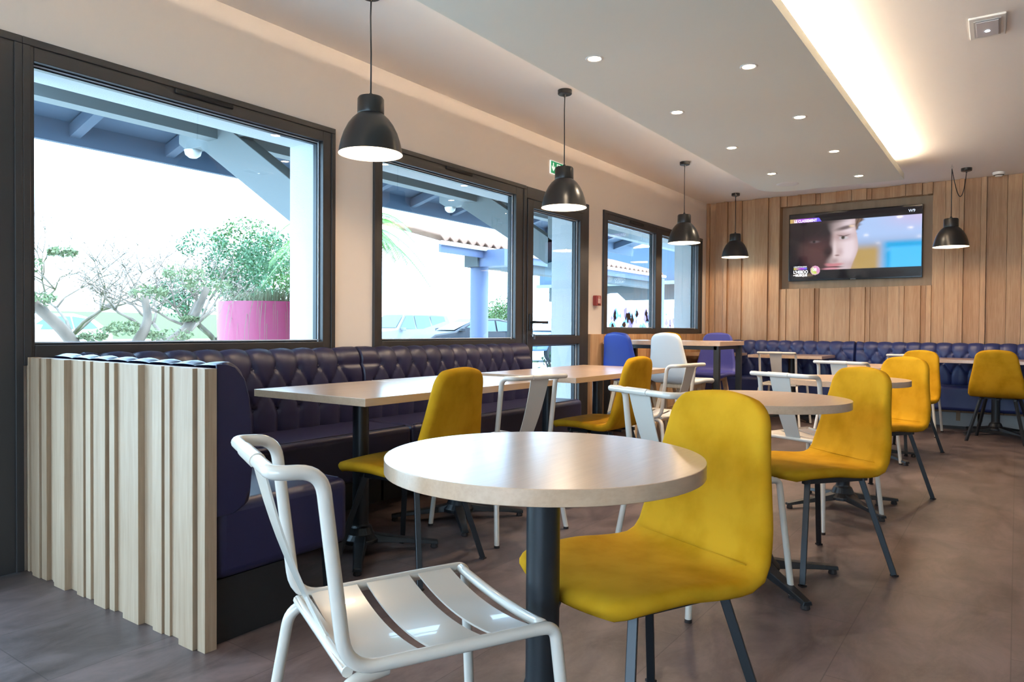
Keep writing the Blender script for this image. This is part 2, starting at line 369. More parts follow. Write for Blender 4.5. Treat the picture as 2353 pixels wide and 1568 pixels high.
# back wall: plain wall behind, oak boards of several depths, recess for the television
bm = bm_new(); box(bm, BX+.12, BX+.3, RY, WY+.1, 0, CZ); S(link('wall_back', bm, 'wall_paint'))
NY0, NY1, NZ0, NZ1 = .795, 2.455, 1.567, 2.598
ed = [3.452, 3.37, 3.285, 3.172, 3.122, 2.942, 2.811, 2.768, 2.602, 2.561, 2.455, 2.377, 2.248, 2.208, 2.039, 1.991, 1.814, 1.678, 1.636, 1.473, 1.423, 1.235, 1.109, 1.065, .901, .846, .795, .672, .538, .494, .338, .286, .101, -.03, -.19, -.24, -.40, -.56, -.60, -.78, -.95, -.99, -1.2]
while ed[-1] > RY+.3: ed.append(ed[-1]-random.choice((.05, .14, .17, .19)))
bm = bm_new(); lastd = 0; dep = [.002, .040, .018, .058, .026]
for i, (a, b) in enumerate(zip(ed[:-1], ed[1:])):
    w = a-b
    d = dep[(i*2) % 5] if w > .09 else (lastd+.030) % .058
    if abs(d-lastd) < .008: d = (d+.022) % .055
    lastd = d; xa = BX-d; a2 = min(a, WY-.003)
    b += .0025
    if NY0-.01 < (a+b)/2 < NY1+.01: box(bm, xa, BX+.12, b, a2, .06, NZ0); box(bm, xa, BX+.12, b, a2, NZ1, CZ-.002)
    else: box(bm, xa, BX+.12, b, a2, .06, CZ-.002)
S(link('wall_back_cladding', bm, 'oak_wall', bevel=.0015))
bm = bm_new(); box(bm, BX+.075, BX+.12, NY0, NY1, NZ0, NZ1); S(link('wall_back_recess', bm, 'niche_board'))
S(obox('baseboard_back', 'skirting', (BX-.055, BX-.04, RY, WY-.002, 0.001, .15)))
bm = bm_new()     # wall behind the camera; its unseen wide opening is added for soft fill light
for d in ((RY-.2, -1.2, 0, CZ), (2.9, WY+TH, 0, CZ), (-1.2, 2.9, 0, .5), (-1.2, 2.9, 2.3, CZ)): box(bm, X0-.2, X0, *d)
S(link('wall_front', bm, 'wall_paint'))
# right hand wall with two wide windows outside the frame
S(obox('wall_right', 'wall_paint', (X0, BX+.3, RY-.2, RY, 0, CZ)))
# ------------------------------------------------------------------ dropped ceiling panel with light cove
PX0, PX1, PY0, PY1, PZ0, PZ1 = -2.6, 8.27, .963, 2.345, 2.59, 2.652
pan = empty('ceiling_panel', ((PX0+PX1)/2, (PY0+PY1)/2, PZ0), kind='structure')
Lp = Matrix.Translation((-(PX0+PX1)/2, -(PY0+PY1)/2, -PZ0))
bm = bm_new(); rr = .28; pts = [(PX0, PY0), (PX1, PY0)] + [(PX1-rr+rr*math.cos(t), PY1-rr+rr*math.sin(t)) for t in [k*PI/2/8 for k in range(9)]] + [(PX0, PY1)]
prism(bm, pts, 'z', PZ0, PZ1); bmesh.ops.transform(bm, matrix=Lp, verts=bm.verts); link('panel_board', bm, 'ceiling_grey', pan)
bm = bm_new(); box(bm, PX0+.3, PX1-.35, PY0+.3, PY1-.4, PZ1, CZ, Lp); link('panel_hanger', bm, 'ceiling_paint', pan)
for ya, yb in ((PY0+.05, PY0+.062), (PY1-.262, PY1-.25)):
    bm = bm_new(); box(bm, PX0+.1, PX1-.45, ya, yb, PZ1+.001, PZ1+.008, Lp); link('light_strip', bm, 'cove_led' if ya < 1.5 else 'cove_led_soft', pan)

def downlight(x, y, label):
    r = empty('downlight', (x, y, PZ0), label=label, cat='ceiling light', group='downlights in the dropped ceiling panel')
    bm = bm_new(); lathe(bm, [(.036, -.001), (.044, -.005), (.050, -.003), (.051, 0)], 28); link('trim_ring', bm, 'white_plastic', r, smooth=True)
    bm = bm_new(); lathe(bm, [(.0005, -.0015), (.036, -.0015)], 28, capb=True); link('lens', bm, 'spot_disc', r)
    li = bpy.data.lights.new('downlight_beam', 'SPOT'); li.energy = LIGHT_SPOT; li.color = (1, .80, .58); li.spot_size = math.radians(125); li.spot_blend = .8; li.shadow_soft_size = .035
    o = bpy.data.objects.new('downlight_beam', li); C.objects.link(o); o.location = (0, 0, -.012); o.parent = r
    return r
DL = [(3.635, 2.0, 'downlight nearest the camera in the left row of the ceiling panel'), (4.25, 1.31, 'downlight nearest the camera in the right row of the ceiling panel'),
      (4.854, 2.0, 'second nearest downlight of the left row, left of centre in the ceiling panel'), (5.455, 1.31, 'second nearest downlight of the right row in the ceiling panel'),
      (6.05, 2.0, 'third nearest downlight of the left row in the ceiling panel'), (6.65, 1.31, 'third nearest downlight of the right row in the ceiling panel'),
      (7.26, 2.0, 'farthest downlight of the left row, beside the round ceiling speaker'), (7.83, 1.31, 'farthest downlight of the right row, toward the television')]
for a in DL: downlight(*a)
r = empty('ceiling_speaker', (7.86, 2.0, PZ0), label='flat round white speaker grille in the dropped ceiling near the television', cat='speaker')
bm = bm_new(); lathe(bm, [(.001, -.008), (.085, -.008), (.10, -.006), (.112, 0)], 36); link('grille', bm, 'white_plastic', r, smooth=True)
r = empty('emergency_light', (4.75, .158, CZ), math.radians(1), label='square recessed emergency light with a small white lamp in the ceiling', cat='emergency light')
bm = bm_new(); box(bm, -.16, .16, -.085, .085, -.012, 0); link('frame', bm, 'white_plastic', r, bevel=.004)
bm = bm_new(); box(bm, -.125, .125, -.062, .062, -.016, -.0125); link('lens_surround', bm, 'tv_brand', r)
bm = bm_new(); box(bm, -.112, .112, -.052, .052, -.020, -.0165); link('lens', bm, 'diffuser', r, bevel=.004)
bm = bm_new(); lathe(bm, [(.0005, 0), (.011, 0), (.011, .002), (.0005, .002)], 16, (.03, .0, -.0225)); link('led', bm, 'led_white', r)
r = empty('smoke_detector', (9.15, .182, CZ), label='round white smoke detector on the ceiling by the wooden wall', cat='smoke detector')
bm = bm_new(); lathe(bm, [(.001, -.045), (.03, -.045), (.038, -.034), (.05, -.028), (.055, -.018), (.055, 0)], 28); link('housing', bm, 'white_plastic', r, smooth='auto')
bm = bm_new(); lathe(bm, [(.040, -.036), (.0495, -.0295)], 28)
for k in range(28):
    pass
link('sensor_vents', bm, 'plinth_black', r)

# ------------------------------------------------------------------ pendant lamps
LR = .16
def pendant_parts(r, drop, swag=None):
    """origin at ceiling above the shade; drop = height of the shade's rim below the ceiling"""
    z = -drop
    outer = [(.160, 0), (.1585, .006), (.155, .03), (.147, .065), (.134, .105), (.114, .145), (.092, .175), (.070, .195)]
    inner = [(a-.003, b+.001) for a, b in outer]
    bm = bm_new(); lathe(bm, [(.160, 0)]+outer[1:]+[(.066, .199)], 48); bmesh.ops.translate(bm, vec=(0, 0, z), verts=bm.verts); sh = link('lamp_shade', bm, 'lamp_black', r, smooth=True, recalc=True)
    bm = bm_new(); lathe(bm, [(.1605, -.0005), (.1575, .001)]+inner[1:]+[(.001, .194)], 48)
    bmesh.ops.translate(bm, vec=(0, 0, z), verts=bm.verts); li = link('shade_lining', bm, 'lamp_inside', sh, smooth=True)
    bm = bm_new(); lathe(bm, [(.060, .192), (.066, .199), (.067, .205), (.066, .275), (.060, .285), (.02, .291), (.012, .293), (.008, .305), (.001, .305)], 36)
    bmesh.ops.translate(bm, vec=(0, 0, z), verts=bm.verts); link('lamp_holder', bm, 'lamp_black', r, smooth='auto')
    bm = bm_new(); lathe(bm, [(.001, .062), (.022, .068), (.032, .085), (.030, .105), (.018, .125), (.014, .15), (.001, .15)], 20); bmesh.ops.translate(bm, vec=(0, 0, z), verts=bm.verts)
    link('bulb', bm, 'bulb', r, smooth=True)
    top = z+.30
    bm = bm_new()
    if swag is None:
        tube(bm, [(0, 0, top), (.003, .002, top*.6), (-.003, 0, top*.25), (0, 0, -.03)], .0038, 8)
        cx, cy = 0, 0
    else:
        cx, cy, sag = swag
        tube(bm, [(0, 0, top), (.002, 0, top*.5), (0, 0, -.045)], .0038, 8)
        P = []
        for k in range(17):
            t = k/16; zz = -.045 if k == 0 else -.04
            P.append((cx*(t**.8), cy*(t**.8), -.045-sag*math.sin(PI*t)**.75 if 0 < k < 16 else -.045))
        tube(bm, P, .0038, 8)
    link('cord', bm, 'black_metal', r, smooth=True)
    bm = bm_new(); lathe(bm, [(.001, -.03), (.046, -.03), (.050, -.026), (.050, 0)], 32, (cx, cy, 0)); lathe(bm, [(.002, -.05), (.006, -.05), (.008, -.03)], 12, (cx, cy, 0))
    link('ceiling_rose', bm, 'lamp_black', r, smooth='auto')
    if swag:
        bm = bm_new(); tube(bm, [(0, 0, 0), (0, 0, -.02)], .002, 6)
        P = [(0, .008*math.sin(2*PI*k/12), -.030+.010*math.cos(2*PI*k/12)) for k in range(13)]
        tube(bm, P, .0017, 6); link('ceiling_hook', bm, 'steel', r)
    pl = bpy.data.lights.new('bulb_light', 'POINT'); pl.energy = LIGHT_PEND; pl.color = (1, .76, .52); pl.shadow_soft_size = .03
    o = bpy.data.objects.new('bulb_light', pl); C.objects.link(o); o.location = (0, 0, z+.045); o.parent = r
G = 'black pendant lamps'
for (x, y, zr, sw, lab) in [(2.55, 2.68, 1.916, None, 'black dome pendant lamp nearest the camera, hanging beside the largest window'),
                        (4.371, 2.640, 1.902, None, 'black dome pendant lamp hanging in front of the glass door and exit sign'),
                        (6.90, 2.755, 1.918, None, 'black dome pendant lamp hanging over the counter table by the far window'),
                        (8.76, 2.84, 1.940, (.06, .02, .12), 'black dome pendant lamp in front of the wooden wall left of the television'),
                        (8.47, .56, 1.900, (.28, -.11, .26), 'black dome pendant lamp right of the television with a looped cord')]:
    pendant_parts(empty('pendant_lamp', (x, y, CZ), label=lab, cat='lamp', group=G), CZ-zr, sw)

# ------------------------------------------------------------------ sign, fire alarm, television
r = empty('exit_sign', (5.517, WY, 2.486), label='green emergency exit sign with a white down arrow on the wall above the door', cat='sign')
bm = bm_new(); box(bm, -.113, .113, -.012, -.001, -.058, .058); link('sign_plate', bm, 'sign_white', r)
bm = bm_new(); box(bm, -.108, .108, -.0135, -.0121, -.053, .053); link('green_field', bm, 'exit_green', r)
bm = bm_new()
prism(bm, [(-.078, .04), (-.064, .04), (-.064, -.004), (-.045, .014), (-.045, -.006), (-.071, -.036), (-.097, -.006), (-.097, .014), (-.078, -.004)], 'y', -.0150, -.0136)
link('down_arrow', bm, 'sign_white', r)
bm = bm_new()
for a in ((-.012, .0, -.04, .04), (.0, .05, .032, .04), (.042, .05, -.04, .032)): box(bm, a[0], a[1], -.0150, -.0136, a[2], a[3])
link('doorway_pictogram', bm, 'sign_white', r)
bm = bm_new()     # running figure
lathe(bm, [(.001, 0), (.008, 0)], 14); bmesh.ops.transform(bm, matrix=Matrix.Translation((.072, -.0151, .033)) @ Matrix.Rotation(PI/2, 4, 'X'), verts=bm.verts)
for P in ([(.070, .022), (.080, .022), (.082, -.006), (.070, -.006)], [(.070, .022), (.052, .006), (.056, .001), (.072, .012)], [(.080, .022), (.096, .008), (.092, .003), (.080, .012)],
          [(.070, -.006), (.054, -.024), (.050, -.044), (.057, -.045), (.062, -.028), (.076, -.014)], [(.082, -.006), (.098, -.020), (.104, -.038), (.098, -.041), (.090, -.025), (.074, -.014)]):
    prism(bm, P, 'y', -.0150, -.0137)
link('running_figure', bm, 'sign_white', r)
r = empty('fire_alarm_box', (6.265, WY, 1.326), label='small red fire alarm call point on the wall between door and far window', cat='fire alarm')
bm = bm_new(); box(bm, -.047, .047, -.045, 0, -.05, .05); link('housing', bm, 'alarm_red', r, bevel=.006)
bm = bm_new(); box(bm, -.026, .026, -.048, -.0452, -.026, .022); link('press_plate', bm, 'alarm_pale', r, bevel=.001)
bm = bm_new(); box(bm, -.022, .022, -.0478, -.0452, -.042, -.034); link('test_slot', bm, 'plinth_black', r)
bm = bm_new(); box(bm, -.02, .02, -.0478, -.0452, .030, .038); link('caption_bar', bm, 'alarm_pale', r)

TVY0, TVY1, TVZ0, TVZ1 = .89, 2.357, 1.662, 2.497; TX = BX+.035
tv = empty('television', (TX, (TVY0+TVY1)/2, (TVZ0+TVZ1)/2), label='large flat television showing a close-up of a face, recessed in the wooden wall', cat='television')
W_, H_ = TVY1-TVY0, TVZ1-TVZ0
bm = bm_new(); box(bm, -.035, .030, -W_/2, W_/2, -H_/2, H_/2); link('casing', bm, 'tv_black', tv, bevel=.004)
NU, NV = 240, 134
def sm(a, b, x):
    t = max(0, min(1, (x-a)/(b-a))); return t*t*(3-2*t)
def mixc(a, b, t): return tuple(p+(q-p)*t for p, q in zip(a, b))
def ell(u, v, cu_, cv, ru, rv, soft=.25): return 1-sm(1-soft, 1+soft, math.hypot((u-cu_)/ru, (v-cv)/rv))
def tv_col(u, v):
    if v < .125 or v > .865: 
        c = (.012, .010, .012)
    else:
        c = mixc((.40, .55, .85), (.55, .50, .75), sm(.6, 1, u)*(1-sm(.12, .4, v)))
        c = mixc(c, (.30, .38, .55), sm(.35, .55, v)*.8)
        c = mixc(c, (.45, .30, .10), sm(.46, .62, v)*(1-sm(.66, .73, u)))
        c = mixc(c, (.02, .38, .75), sm(.44, .53, v)*sm(.70, .77, u))
        c = mixc(c, (.08, .52, 1.0), sm(.54, .60, v)*sm(.76, .80, u))
        fr = .530-.012*math.sin(v*9)-.16*max(0, v-.58)**1.3           # right outline of the face
        hair = 1-sm(.60-.30*v+.010*math.sin(v*70+u*40), .635-.30*v+.012*math.sin(v*95), u)
        if v < .58: c = mixc(c, mixc((.10, .065, .05), (.20, .13, .10), .5+.5*math.sin(u*260+v*60)), hair*(1-sm(.50, .58, v)))
        f = 1-sm(fr-.007, fr+.007, u)
        lit = sm(.270+.055*math.exp(-((v-.58)/.10)**2)+.05*math.exp(-((v-.36)/.12)**2), .375, u)
        skin = mixc((.60, .47, .47), (.74, .62, .66), sm(.37, .46, u)); skin = mixc(skin, (.50, .36, .36), sm(fr-.05, fr, u)*.55)
        dark = mixc((.020, .016, .020), (.085, .038, .040), ell(u, v, .225, .62, .13, .22, .8))
        col = mixc(dark, skin, lit)
        c = mixc(c, col, f)
        c = mixc(c, (.014, .011, .015), (1-sm(.02, .13, u+.03*math.sin(v*14)))*.95)
        c = mixc(c, (.022, .016, .018), ell(u, v, .14, .16, .22, .15, .8)*.95)                      # fringe of hair
        c = mixc(c, (.045, .03, .03), ell(u, v, .30, .125, .13, .035, .8)*.8)
        c = mixc(c, (.10, .065, .065), ell(u, v+.35*(u-.44), .445, .245, .070, .028, .7)*.9)         # brow
        c = mixc(c, (.36, .22, .22), ell(u, v, .425, .375, .070, .055, .9)*.75)                     # eye socket
        c = mixc(c, (.55, .53, .56), ell(u, v, .432, .395, .036, .022, .3)*.85)
        c = mixc(c, (.05, .045, .035), ell(u, v, .426, .390, .014, .024, .4))
        c = mixc(c, (.08, .05, .05), ell(u, v+.5*abs(u-.432), .432, .372, .045, .007, .6)*.95)
        c = mixc(c, (.16, .13, .14), ell(u, v, .205, .430, .034, .018, .6)*.7)
        c = mixc(c, (.015, .015, .018), ell(u, v, .198, .428, .012, .018, .5))
        c = mixc(c, (.04, .025, .03), ell(u, v+1.5*(u-.20), .20, .340, .06, .02, .8)*.6)
        c = mixc(c, (.80, .68, .70), ell(u, v, .362, .56, .012, .11, .9)*.6)                        # nose ridge
        c = mixc(c, (.03, .018, .022), ell(u, v, .305, .60, .028, .075, .8)*.9)
        c = mixc(c, (.42, .27, .28), ell(u, v, .405, .60, .020, .05, .9)*.5)
        c = mixc(c, (.18, .08, .08), ell(u, v, .382, .652, .018, .010, .6)*.85)
        c = mixc(c, (.30, .20, .21), ell(u, v, .365, .735, .024, .035, .9)*.7)
        c = mixc(c, (.34, .23, .24), ell(u, v, .455, .80, .05, .07, .9)*.45)                        # stubble
        c = mixc(c, (.55, .19, .22), ell(u, v+.25*abs(u-.355), .350, .800, .075, .026, .4)*.9*sm(.26, .32, u))
        c = mixc(c, (.05, .015, .02), ell(u, v-.02, .352, .806, .070, .011, .5)*sm(.25, .30, u))
        c = mixc(c, (.66, .28, .34), ell(u, v, .335, .851, .062, .019, .5)*.9)
    # banner at the top left and programme box at the bottom left
    if .062 < v < .125-.0*u and u < .235+.35*(v-.062)*1.0:
        c = mixc((.55, .38, .12), (.42, .10, .72), sm(.01, .09, u)); c = mixc(c, (.16, .12, .85), sm(.14, .24, u))
    if .815 < v < .848 and .035 < u < .145: c = mixc((.65, .60, .05), (.45, .10, .75), (u-.035)/.06 if u < .095 else 1); c = mixc(c, (.12, .22, .85), sm(.10, .145, u))
    d = math.hypot((u-.21), (v-.865)*H_/W_)
    if d < .039: c = (.75, .45, .62) if d > .034 else mixc((.62, .70, .25), (.70, .28, .52), sm(-.02, .02, u-.21-(v-.865)*.3))
    if d < .034 and .875 < v < .91 and abs(u-.212) < (v-.875)*.35: c = (.55, .72, .05)
    return c
me = bpy.data.meshes.new('screen'); vs = []; cols = []
for j in range(NV+1):
    for i in range(NU+1):
        u, v = i/NU, j/NV; vs.append((-.0362, W_/2-.012-u*(W_-.024), H_/2-.012-v*(H_-.03))); cols.append(tv_col(u, v))
me.from_pydata(vs, [], [(j*(NU+1)+i, (j+1)*(NU+1)+i, (j+1)*(NU+1)+i+1, j*(NU+1)+i+1) for j in range(NV) for i in range(NU)])
ca = me.color_attributes.new('picture', 'FLOAT_COLOR', 'POINT')
for k, c in enumerate(cols): ca.data[k].color = (*c, 1)
m = mat('tv_screen', (.005, .005, .006), .06, spec=.6); nt = m.node_tree; at = nt.nodes.new('ShaderNodeAttribute'); at.attribute_name = 'picture'
nt.links.new(at.outputs['Color'], nt.nodes['Principled BSDF'].inputs['Emission Color']); nt.nodes['Principled BSDF'].inputs['Emission Strength'].default_value = .47
me.materials.append(m); scr = bpy.data.objects.new('screen', me); C.objects.link(scr); scr.parent = tv
def tvm(u, v):     # text placed on the screen: reading direction towards -Y, up +Z
    y = W_/2-.012-u*(W_-.024); z = H_/2-.012-v*(H_-.03)
    return Matrix(((0, 0, -1, -.0372), (-1, 0, 0, y), (0, 1, 0, z), (0, 0, 0, 1)))
text_mesh('banner_caption', 'LE CLASSEMENT', .046, 'tv_text', scr, tvm(.035, .118), bold=.0012, xs=.80)
text_mesh('guest_caption', "L'INVITÉ DU JOUR", .020, 'tv_text', scr, tvm(.036, .812), bold=.0004, xs=.95)
text_mesh('show_caption', "L'HEBDO", .052, 'tv_text', scr, tvm(.033, .905), bold=.0016, xs=.82)
text_mesh('show_caption', "DE LA", .016, 'tv_text', scr, tvm(.033, .940), bold=.0004, xs=.6)
text_mesh('show_caption', "MUSIQUE", .040, 'tv_text', scr, tvm(.052, .950), bold=.0014, xs=.80)
text_mesh('chart_number', '08', .052, 'tv_text', scr, tvm(.189, .872), xs=.95)
text_mesh('channel_logo', 'W9', .045, 'tv_text_grey', scr, tvm(.905, .085), bold=.001)
text_mesh('brand_mark', 'SAMSUNG', .013, 'tv_brand', tv, Matrix(((0, 0, -1, -.0362), (-1, 0, 0, .02), (0, 1, 0, -H_/2+.003), (0, 0, 0, 1))))

# ------------------------------------------------------------------ slatted oak partition
part = empty('slatted_partition', (1.30, 2.75, 0), label='low oak partition with vertical slats of uneven depth at the left end of the blue bench', cat='partition')
bm = bm_new(); Lq = Matrix.Translation((-1.30, -2.75, 0)); PT = .905
box(bm, 1.2965, 1.325, 2.088, WY-.004, 0, PT, Lq)
for a, b, d in [(3.39, 3.411, 1.284), (3.345, 3.377, 1.288), (3.263, 3.33, 1.273), (3.209, 3.255, 1.279), (3.14, 3.18, 1.290), (3.032, 3.125, 1.271), (2.90, 2.955, 1.282), (2.854, 2.892, 1.287), (2.713, 2.80, 1.274),
                (2.665, 2.703, 1.284), (2.477, 2.585, 1.273), (2.342, 2.40, 1.282), (2.302, 2.335, 1.288), (2.139, 2.222, 1.272), (2.088, 2.130, 1.283)]:
    box(bm, d, 1.2966, a, b, 0, PT, Lq)
link('slat_panel', bm, 'oak_light', part, bevel=.0012)

# ------------------------------------------------------------------ tufted benches
def backrest_mesh(L, spacing, phase, first=0, ztop=.925, sink=.13, rowsz=(.82, .708, .594)):
    """local: x along the bench 0..L, y towards the sitter (0 = wall), z up"""
    prof = [(.085, .425), (.118, .445), (.130, .48), (.132, .56), (.131, .66), (.129, .74), (.124, .80), (.113, .85), (.093, .890), (.065, .914), (.032, .924), (.004, .920)]
    P = prof
    for _ in range(2):
        Q = [P[0]]
        for a, b in zip(P[:-1], P[1:]): Q += [(a[0]*.75+b[0]*.25, a[1]*.75+b[1]*.25), (a[0]*.25+b[0]*.75, a[1]*.25+b[1]*.75)]
        Q.append(P[-1]); P = Q
    d = [0]
    for a, b in zip(P[:-1], P[1:]): d.append(d[-1]+math.hypot(b[0]-a[0], b[1]-a[1]))
    tot = d[-1]; NZ = 56
    def at(q):
        for i in range(len(P)-1):
            if q <= d[i+1] or i == len(P)-2:
                k = (q-d[i])/(d[i+1]-d[i]); return (P[i][0]+(P[i+1][0]-P[i][0])*k, P[i][1]+(P[i+1][1]-P[i][1])*k)
    def q_of_z(z): 
        for k in range(401):
            if at(tot*k/400)[1] >= z: return tot*k/400
    qa, qb, qc = [q_of_z(z) for z in rowsz]
    xa = [phase+k*spacing for k in range(int((L-phase)/spacing)+1) if phase+k*spacing < L-.06]
    xb = [x+spacing/2 for x in xa[:-1]]
    xb = ([xa[0]-spacing/2] if xa[0]-spacing/2 > .05 else [])+xb+([xa[-1]+spacing/2] if xa[-1]+spacing/2 < L-.05 else [])
    segs = []
    for x in xa: segs += [((x, qa), (x, tot)), ((x, qc), (x, 0))]
    for x in xb:
        for y in xa:
            if abs(abs(x-y)-spacing/2) < .002: segs += [((x, qb), (y, qa)), ((x, qb), (y, qc))]
    segs += [((0, qa), (xa[0], qa)), ((xa[-1], qa), (L, qa))]
    btn = [(x, qa) for x in xa]+[(x, qb) for x in xb]+[(x, qc) for x in xa]
    NX = max(24, int(L/.0115)); rows = []; bm = bm_new()
    for j in range(NZ+1):
        q = tot*j/NZ; (py, pz) = at(q); (y0, z0), (y1, z1) = at(max(0, q-.004)), at(min(tot, q+.004))
        t = Vector((0, y1-y0, z1-z0)).normalized(); nrm = Vector((0, t.z, -t.y)); row = []
        act = [s for s in segs if min(s[0][1], s[1][1])-.06 <= q <= max(s[0][1], s[1][1])+.06]
        for i in range(NX+1):
            x = L*i/NX; dm = 1
            for (ax, aq), (bx, bq) in act:
                if not (min(ax, bx)-.07 < x < max(ax, bx)+.07): continue
                ex, eq = bx-ax, bq-aq; k = max(0, min(1, ((x-ax)*ex+(q-aq)*eq)/(ex*ex+eq*eq))); dd = math.hypot(x-ax-ex*k, q-aq-eq*k)
                dm = min(dm, dd)
            puff = .0135*(1-math.exp(-(dm/.012)**1.1))+.006*(1-math.exp(-(dm/.05)**2))
            db = min((math.hypot(x-bx, q-bq) for bx, bq in btn if abs(x-bx) < .09), default=1)
            puff -= .013*math.exp(-(db/.017)**2)
            e = min(x, L-x); puff -= .016*(1-math.sqrt(max(0, 1-(1-min(1, e/.018))**2)))
            if q > tot-.05: puff *= max(.3, (tot-q)/.05)
            c = Vector((x, py, pz))+nrm*(puff-.012); c.y = max(c.y, .002); row.append(bm.verts.new(c))
        rows.append(row)
    for A, B in zip(rows[:-1], rows[1:]):
        for i in range(NX): bm.faces.new((A[i], A[i+1], B[i+1], B[i]))
    # ends and back closed against the wall
    for i, s in ((0, 0), (NX, 1)):
        f0 = bm.verts.new((rows[0][i].co.x, 0.001, rows[0][i].co.z)); f1 = bm.verts.new((rows[0][i].co.x, 0.001, rows[-1][i].co.z))
        bm.faces.new([r_[i] for r_ in rows]+[f1, f0])
    pos = []
    for bx, q in btn:
        (py, pz) = at(q); (y0, z0), (y1, z1) = at(max(0, q-.004)), at(min(tot, q+.004)); t = Vector((0, y1-y0, z1-z0)).normalized()
        pos.append((Vector((bx, py, pz))+Vector((0, t.z, -t.y))*(-.022), t))
    return bm, pos
BTN = None
def bench(name, label, origin, rz, L, depth, phase, spacing=.1475, group='blue tufted bench seats', endpanel=False, z0=.21, seat_h=.475, lm='navy_leather', seatL=None, seat0=0):
    global BTN
    r = empty('tufted_bench', origin, rz, label=label, cat='bench', group=group)
    bm, pos = backrest_mesh(L, spacing, phase); bk = link('backrest', bm, lm, r, smooth='auto', recalc=True)
    for p, t in pos:
        if BTN is None:
            b2 = bm_new(); bmesh.ops.create_uvsphere(b2, u_segments=12, v_segments=8, radius=.0085); bmesh.ops.scale(b2, vec=(1, .62, 1), verts=b2.verts)
            BTN = link('button', b2, 'navy_leather', bk, smooth=True); BTN.location = p
        else: o = BTN.copy(); C.objects.link(o); o.parent = bk; o.location = p
    SL = seatL or L
    bm = bm_new(); box(bm, seat0, SL, .004, depth, z0, seat_h); s = link('seat', bm, lm, r, bevel=.035, seg=5, smooth='auto')
    bm = bm_new(); tube(bm, [(seat0+.03, depth-.03, seat_h+.0005), (SL-.03, depth-.03, seat_h+.0005)], .0025, 6); link('piping', bm, lm, s, smooth=True)
    return r
# window bench, two lengths, and the short return against the partition
BY = WY-.012
def face_minus_y(x0): return (x0, BY, 0)
# local x runs +X when the bench is mirrored: rotate by 180 deg puts local y towards -Y and local x towards -X
bench('bench', 'long blue tufted leather bench under the largest window, left length beside the partition', (3.06, BY, 0), PI, 3.06-1.475, .545, 3.06-2.887, seatL=3.06-1.897)
bench('bench', 'blue tufted leather bench under the middle window, right length ending at the glass door', (4.935, BY, 0), PI, 4.935-3.065, .545, 4.935-4.708, seat0=-.12)
r = bench('bench', 'short blue tufted bench return with its seat end beside the slatted partition', (1.327, 3.27, 0), -PI/2, 3.27-2.098, .565, .16, seat_h=.462, seat0=-.12)
bm = bm_new()     # smooth side cheek of the return bench
pr = [(.0, .425), (.06, .428), (.10, .45), (.122, .50), (.128, .56), (.127, .70), (.118, .80), (.100, .865), (.065, .905), (.02, .918), (0, .918)]
prism(bm, pr, 'x', 3.27-2.099, 3.27-2.092); link('side_cheek', bm, 'navy_leather', r, bevel=.002)
bm = bm_new(); tube(bm, [(3.27-2.095, a, b) for a, b in pr[1:-1]], .003, 6); link('cheek_piping', bm, 'navy_leather', r, smooth=True)
bm = bm_new(); box(bm, .02, 3.27-2.12, .01, .33, .001, .21); link('plinth', bm, 'plinth_black', r)
bm = bm_new(); tube(bm, [(3.27-2.15, .515, 0), (3.27-2.15, .525, .21)], .016, 4, r2=.03, square=True); link('leg', bm, 'plinth_black', r)
for x0, x1 in ((1.95, 3.05), (3.07, 4.9)):
    S(obox('bench_kick_board', 'plinth_black', (x0, x1, BY-.30, BY-.26, 0, .21)))
# back wall bench (faces the camera): local y towards -X
bench('bench', 'blue tufted leather bench along the wooden wall, left length behind the counter table', (BX-.062, 1.555, 0), PI/2, 3.40-1.555, .455, 1.688-1.555, seat_h=.47, group='blue tufted bench seats along the wooden wall', lm='navy_leather_wall')
bench('bench', 'blue tufted leather bench along the wooden wall, right length below the television', (BX-.062, 1.545-2.6, 0), PI/2, 2.6, .455, .16, seat_h=.47, group='blue tufted bench seats along the wooden wall', lm='navy_leather_wall')
for ob in list(C.objects):
    if ob.name.startswith('bench_kick_board'): ob.name = 'trim_kick_board'

# ------------------------------------------------------------------ tables
def table_base(r, arm=.36, rot=PI/4, h=.73, dy=0):
    n0 = {o.name for o in C.objects}
    bm = bm_new(); lathe(bm, [(.0375, .10), (.0375, h)], 28, capb=True, capt=True); link('pole', bm, 'black_metal', r, smooth='auto')
    bm = bm_new(); lathe(bm, [(.001, .045), (.085, .045), (.085, .062), (.062, .085), (.050, .115), (.040, .122), (.038, .13)], 28); 
    for k in range(4):
        a = rot+k*PI/2; c, s = math.cos(a), math.sin(a); mt = Matrix.Rotation(a, 4, 'Z')
        vs = []
        for (x, w, zb, zt) in ((.03, .034, .045, .088), (.12, .030, .040, .070), (.25, .024, .030, .050), (arm, .020, .018, .034)):
            vs.append([bm.verts.new(mt @ Vector(p)) for p in ((x, -w, zb), (x, w, zb), (x, w*.75, zt), (x, -w*.75, zt))])
        for A, B in zip(vs[:-1], vs[1:]):
            for i in range(4): bm.faces.new((A[i], A[(i+1) % 4], B[(i+1) % 4], B[i]))
        bm.faces.new(vs[0][::-1]); bm.faces.new(vs[-1])
    b = link('cross_base', bm, 'black_metal', r, bevel=.003)
    for k in range(4):
        a = rot+k*PI/2; bm = bm_new(); lathe(bm, [(.001, 0), (.016, 0), (.018, .004), (.014, .022), (.001, .022)], 12, ((arm-.018)*math.cos(a), (arm-.018)*math.sin(a), 0)); link('glide', bm, 'rubber', b)
    bm = bm_new(); box(bm, -.13, .13, -.13, .13, h-.006, h); link('mounting_plate', bm, 'black_metal', r)
    for o in C.objects:
        if o.name not in n0 and o.parent == r: o.location.y = dy
TZ = .76
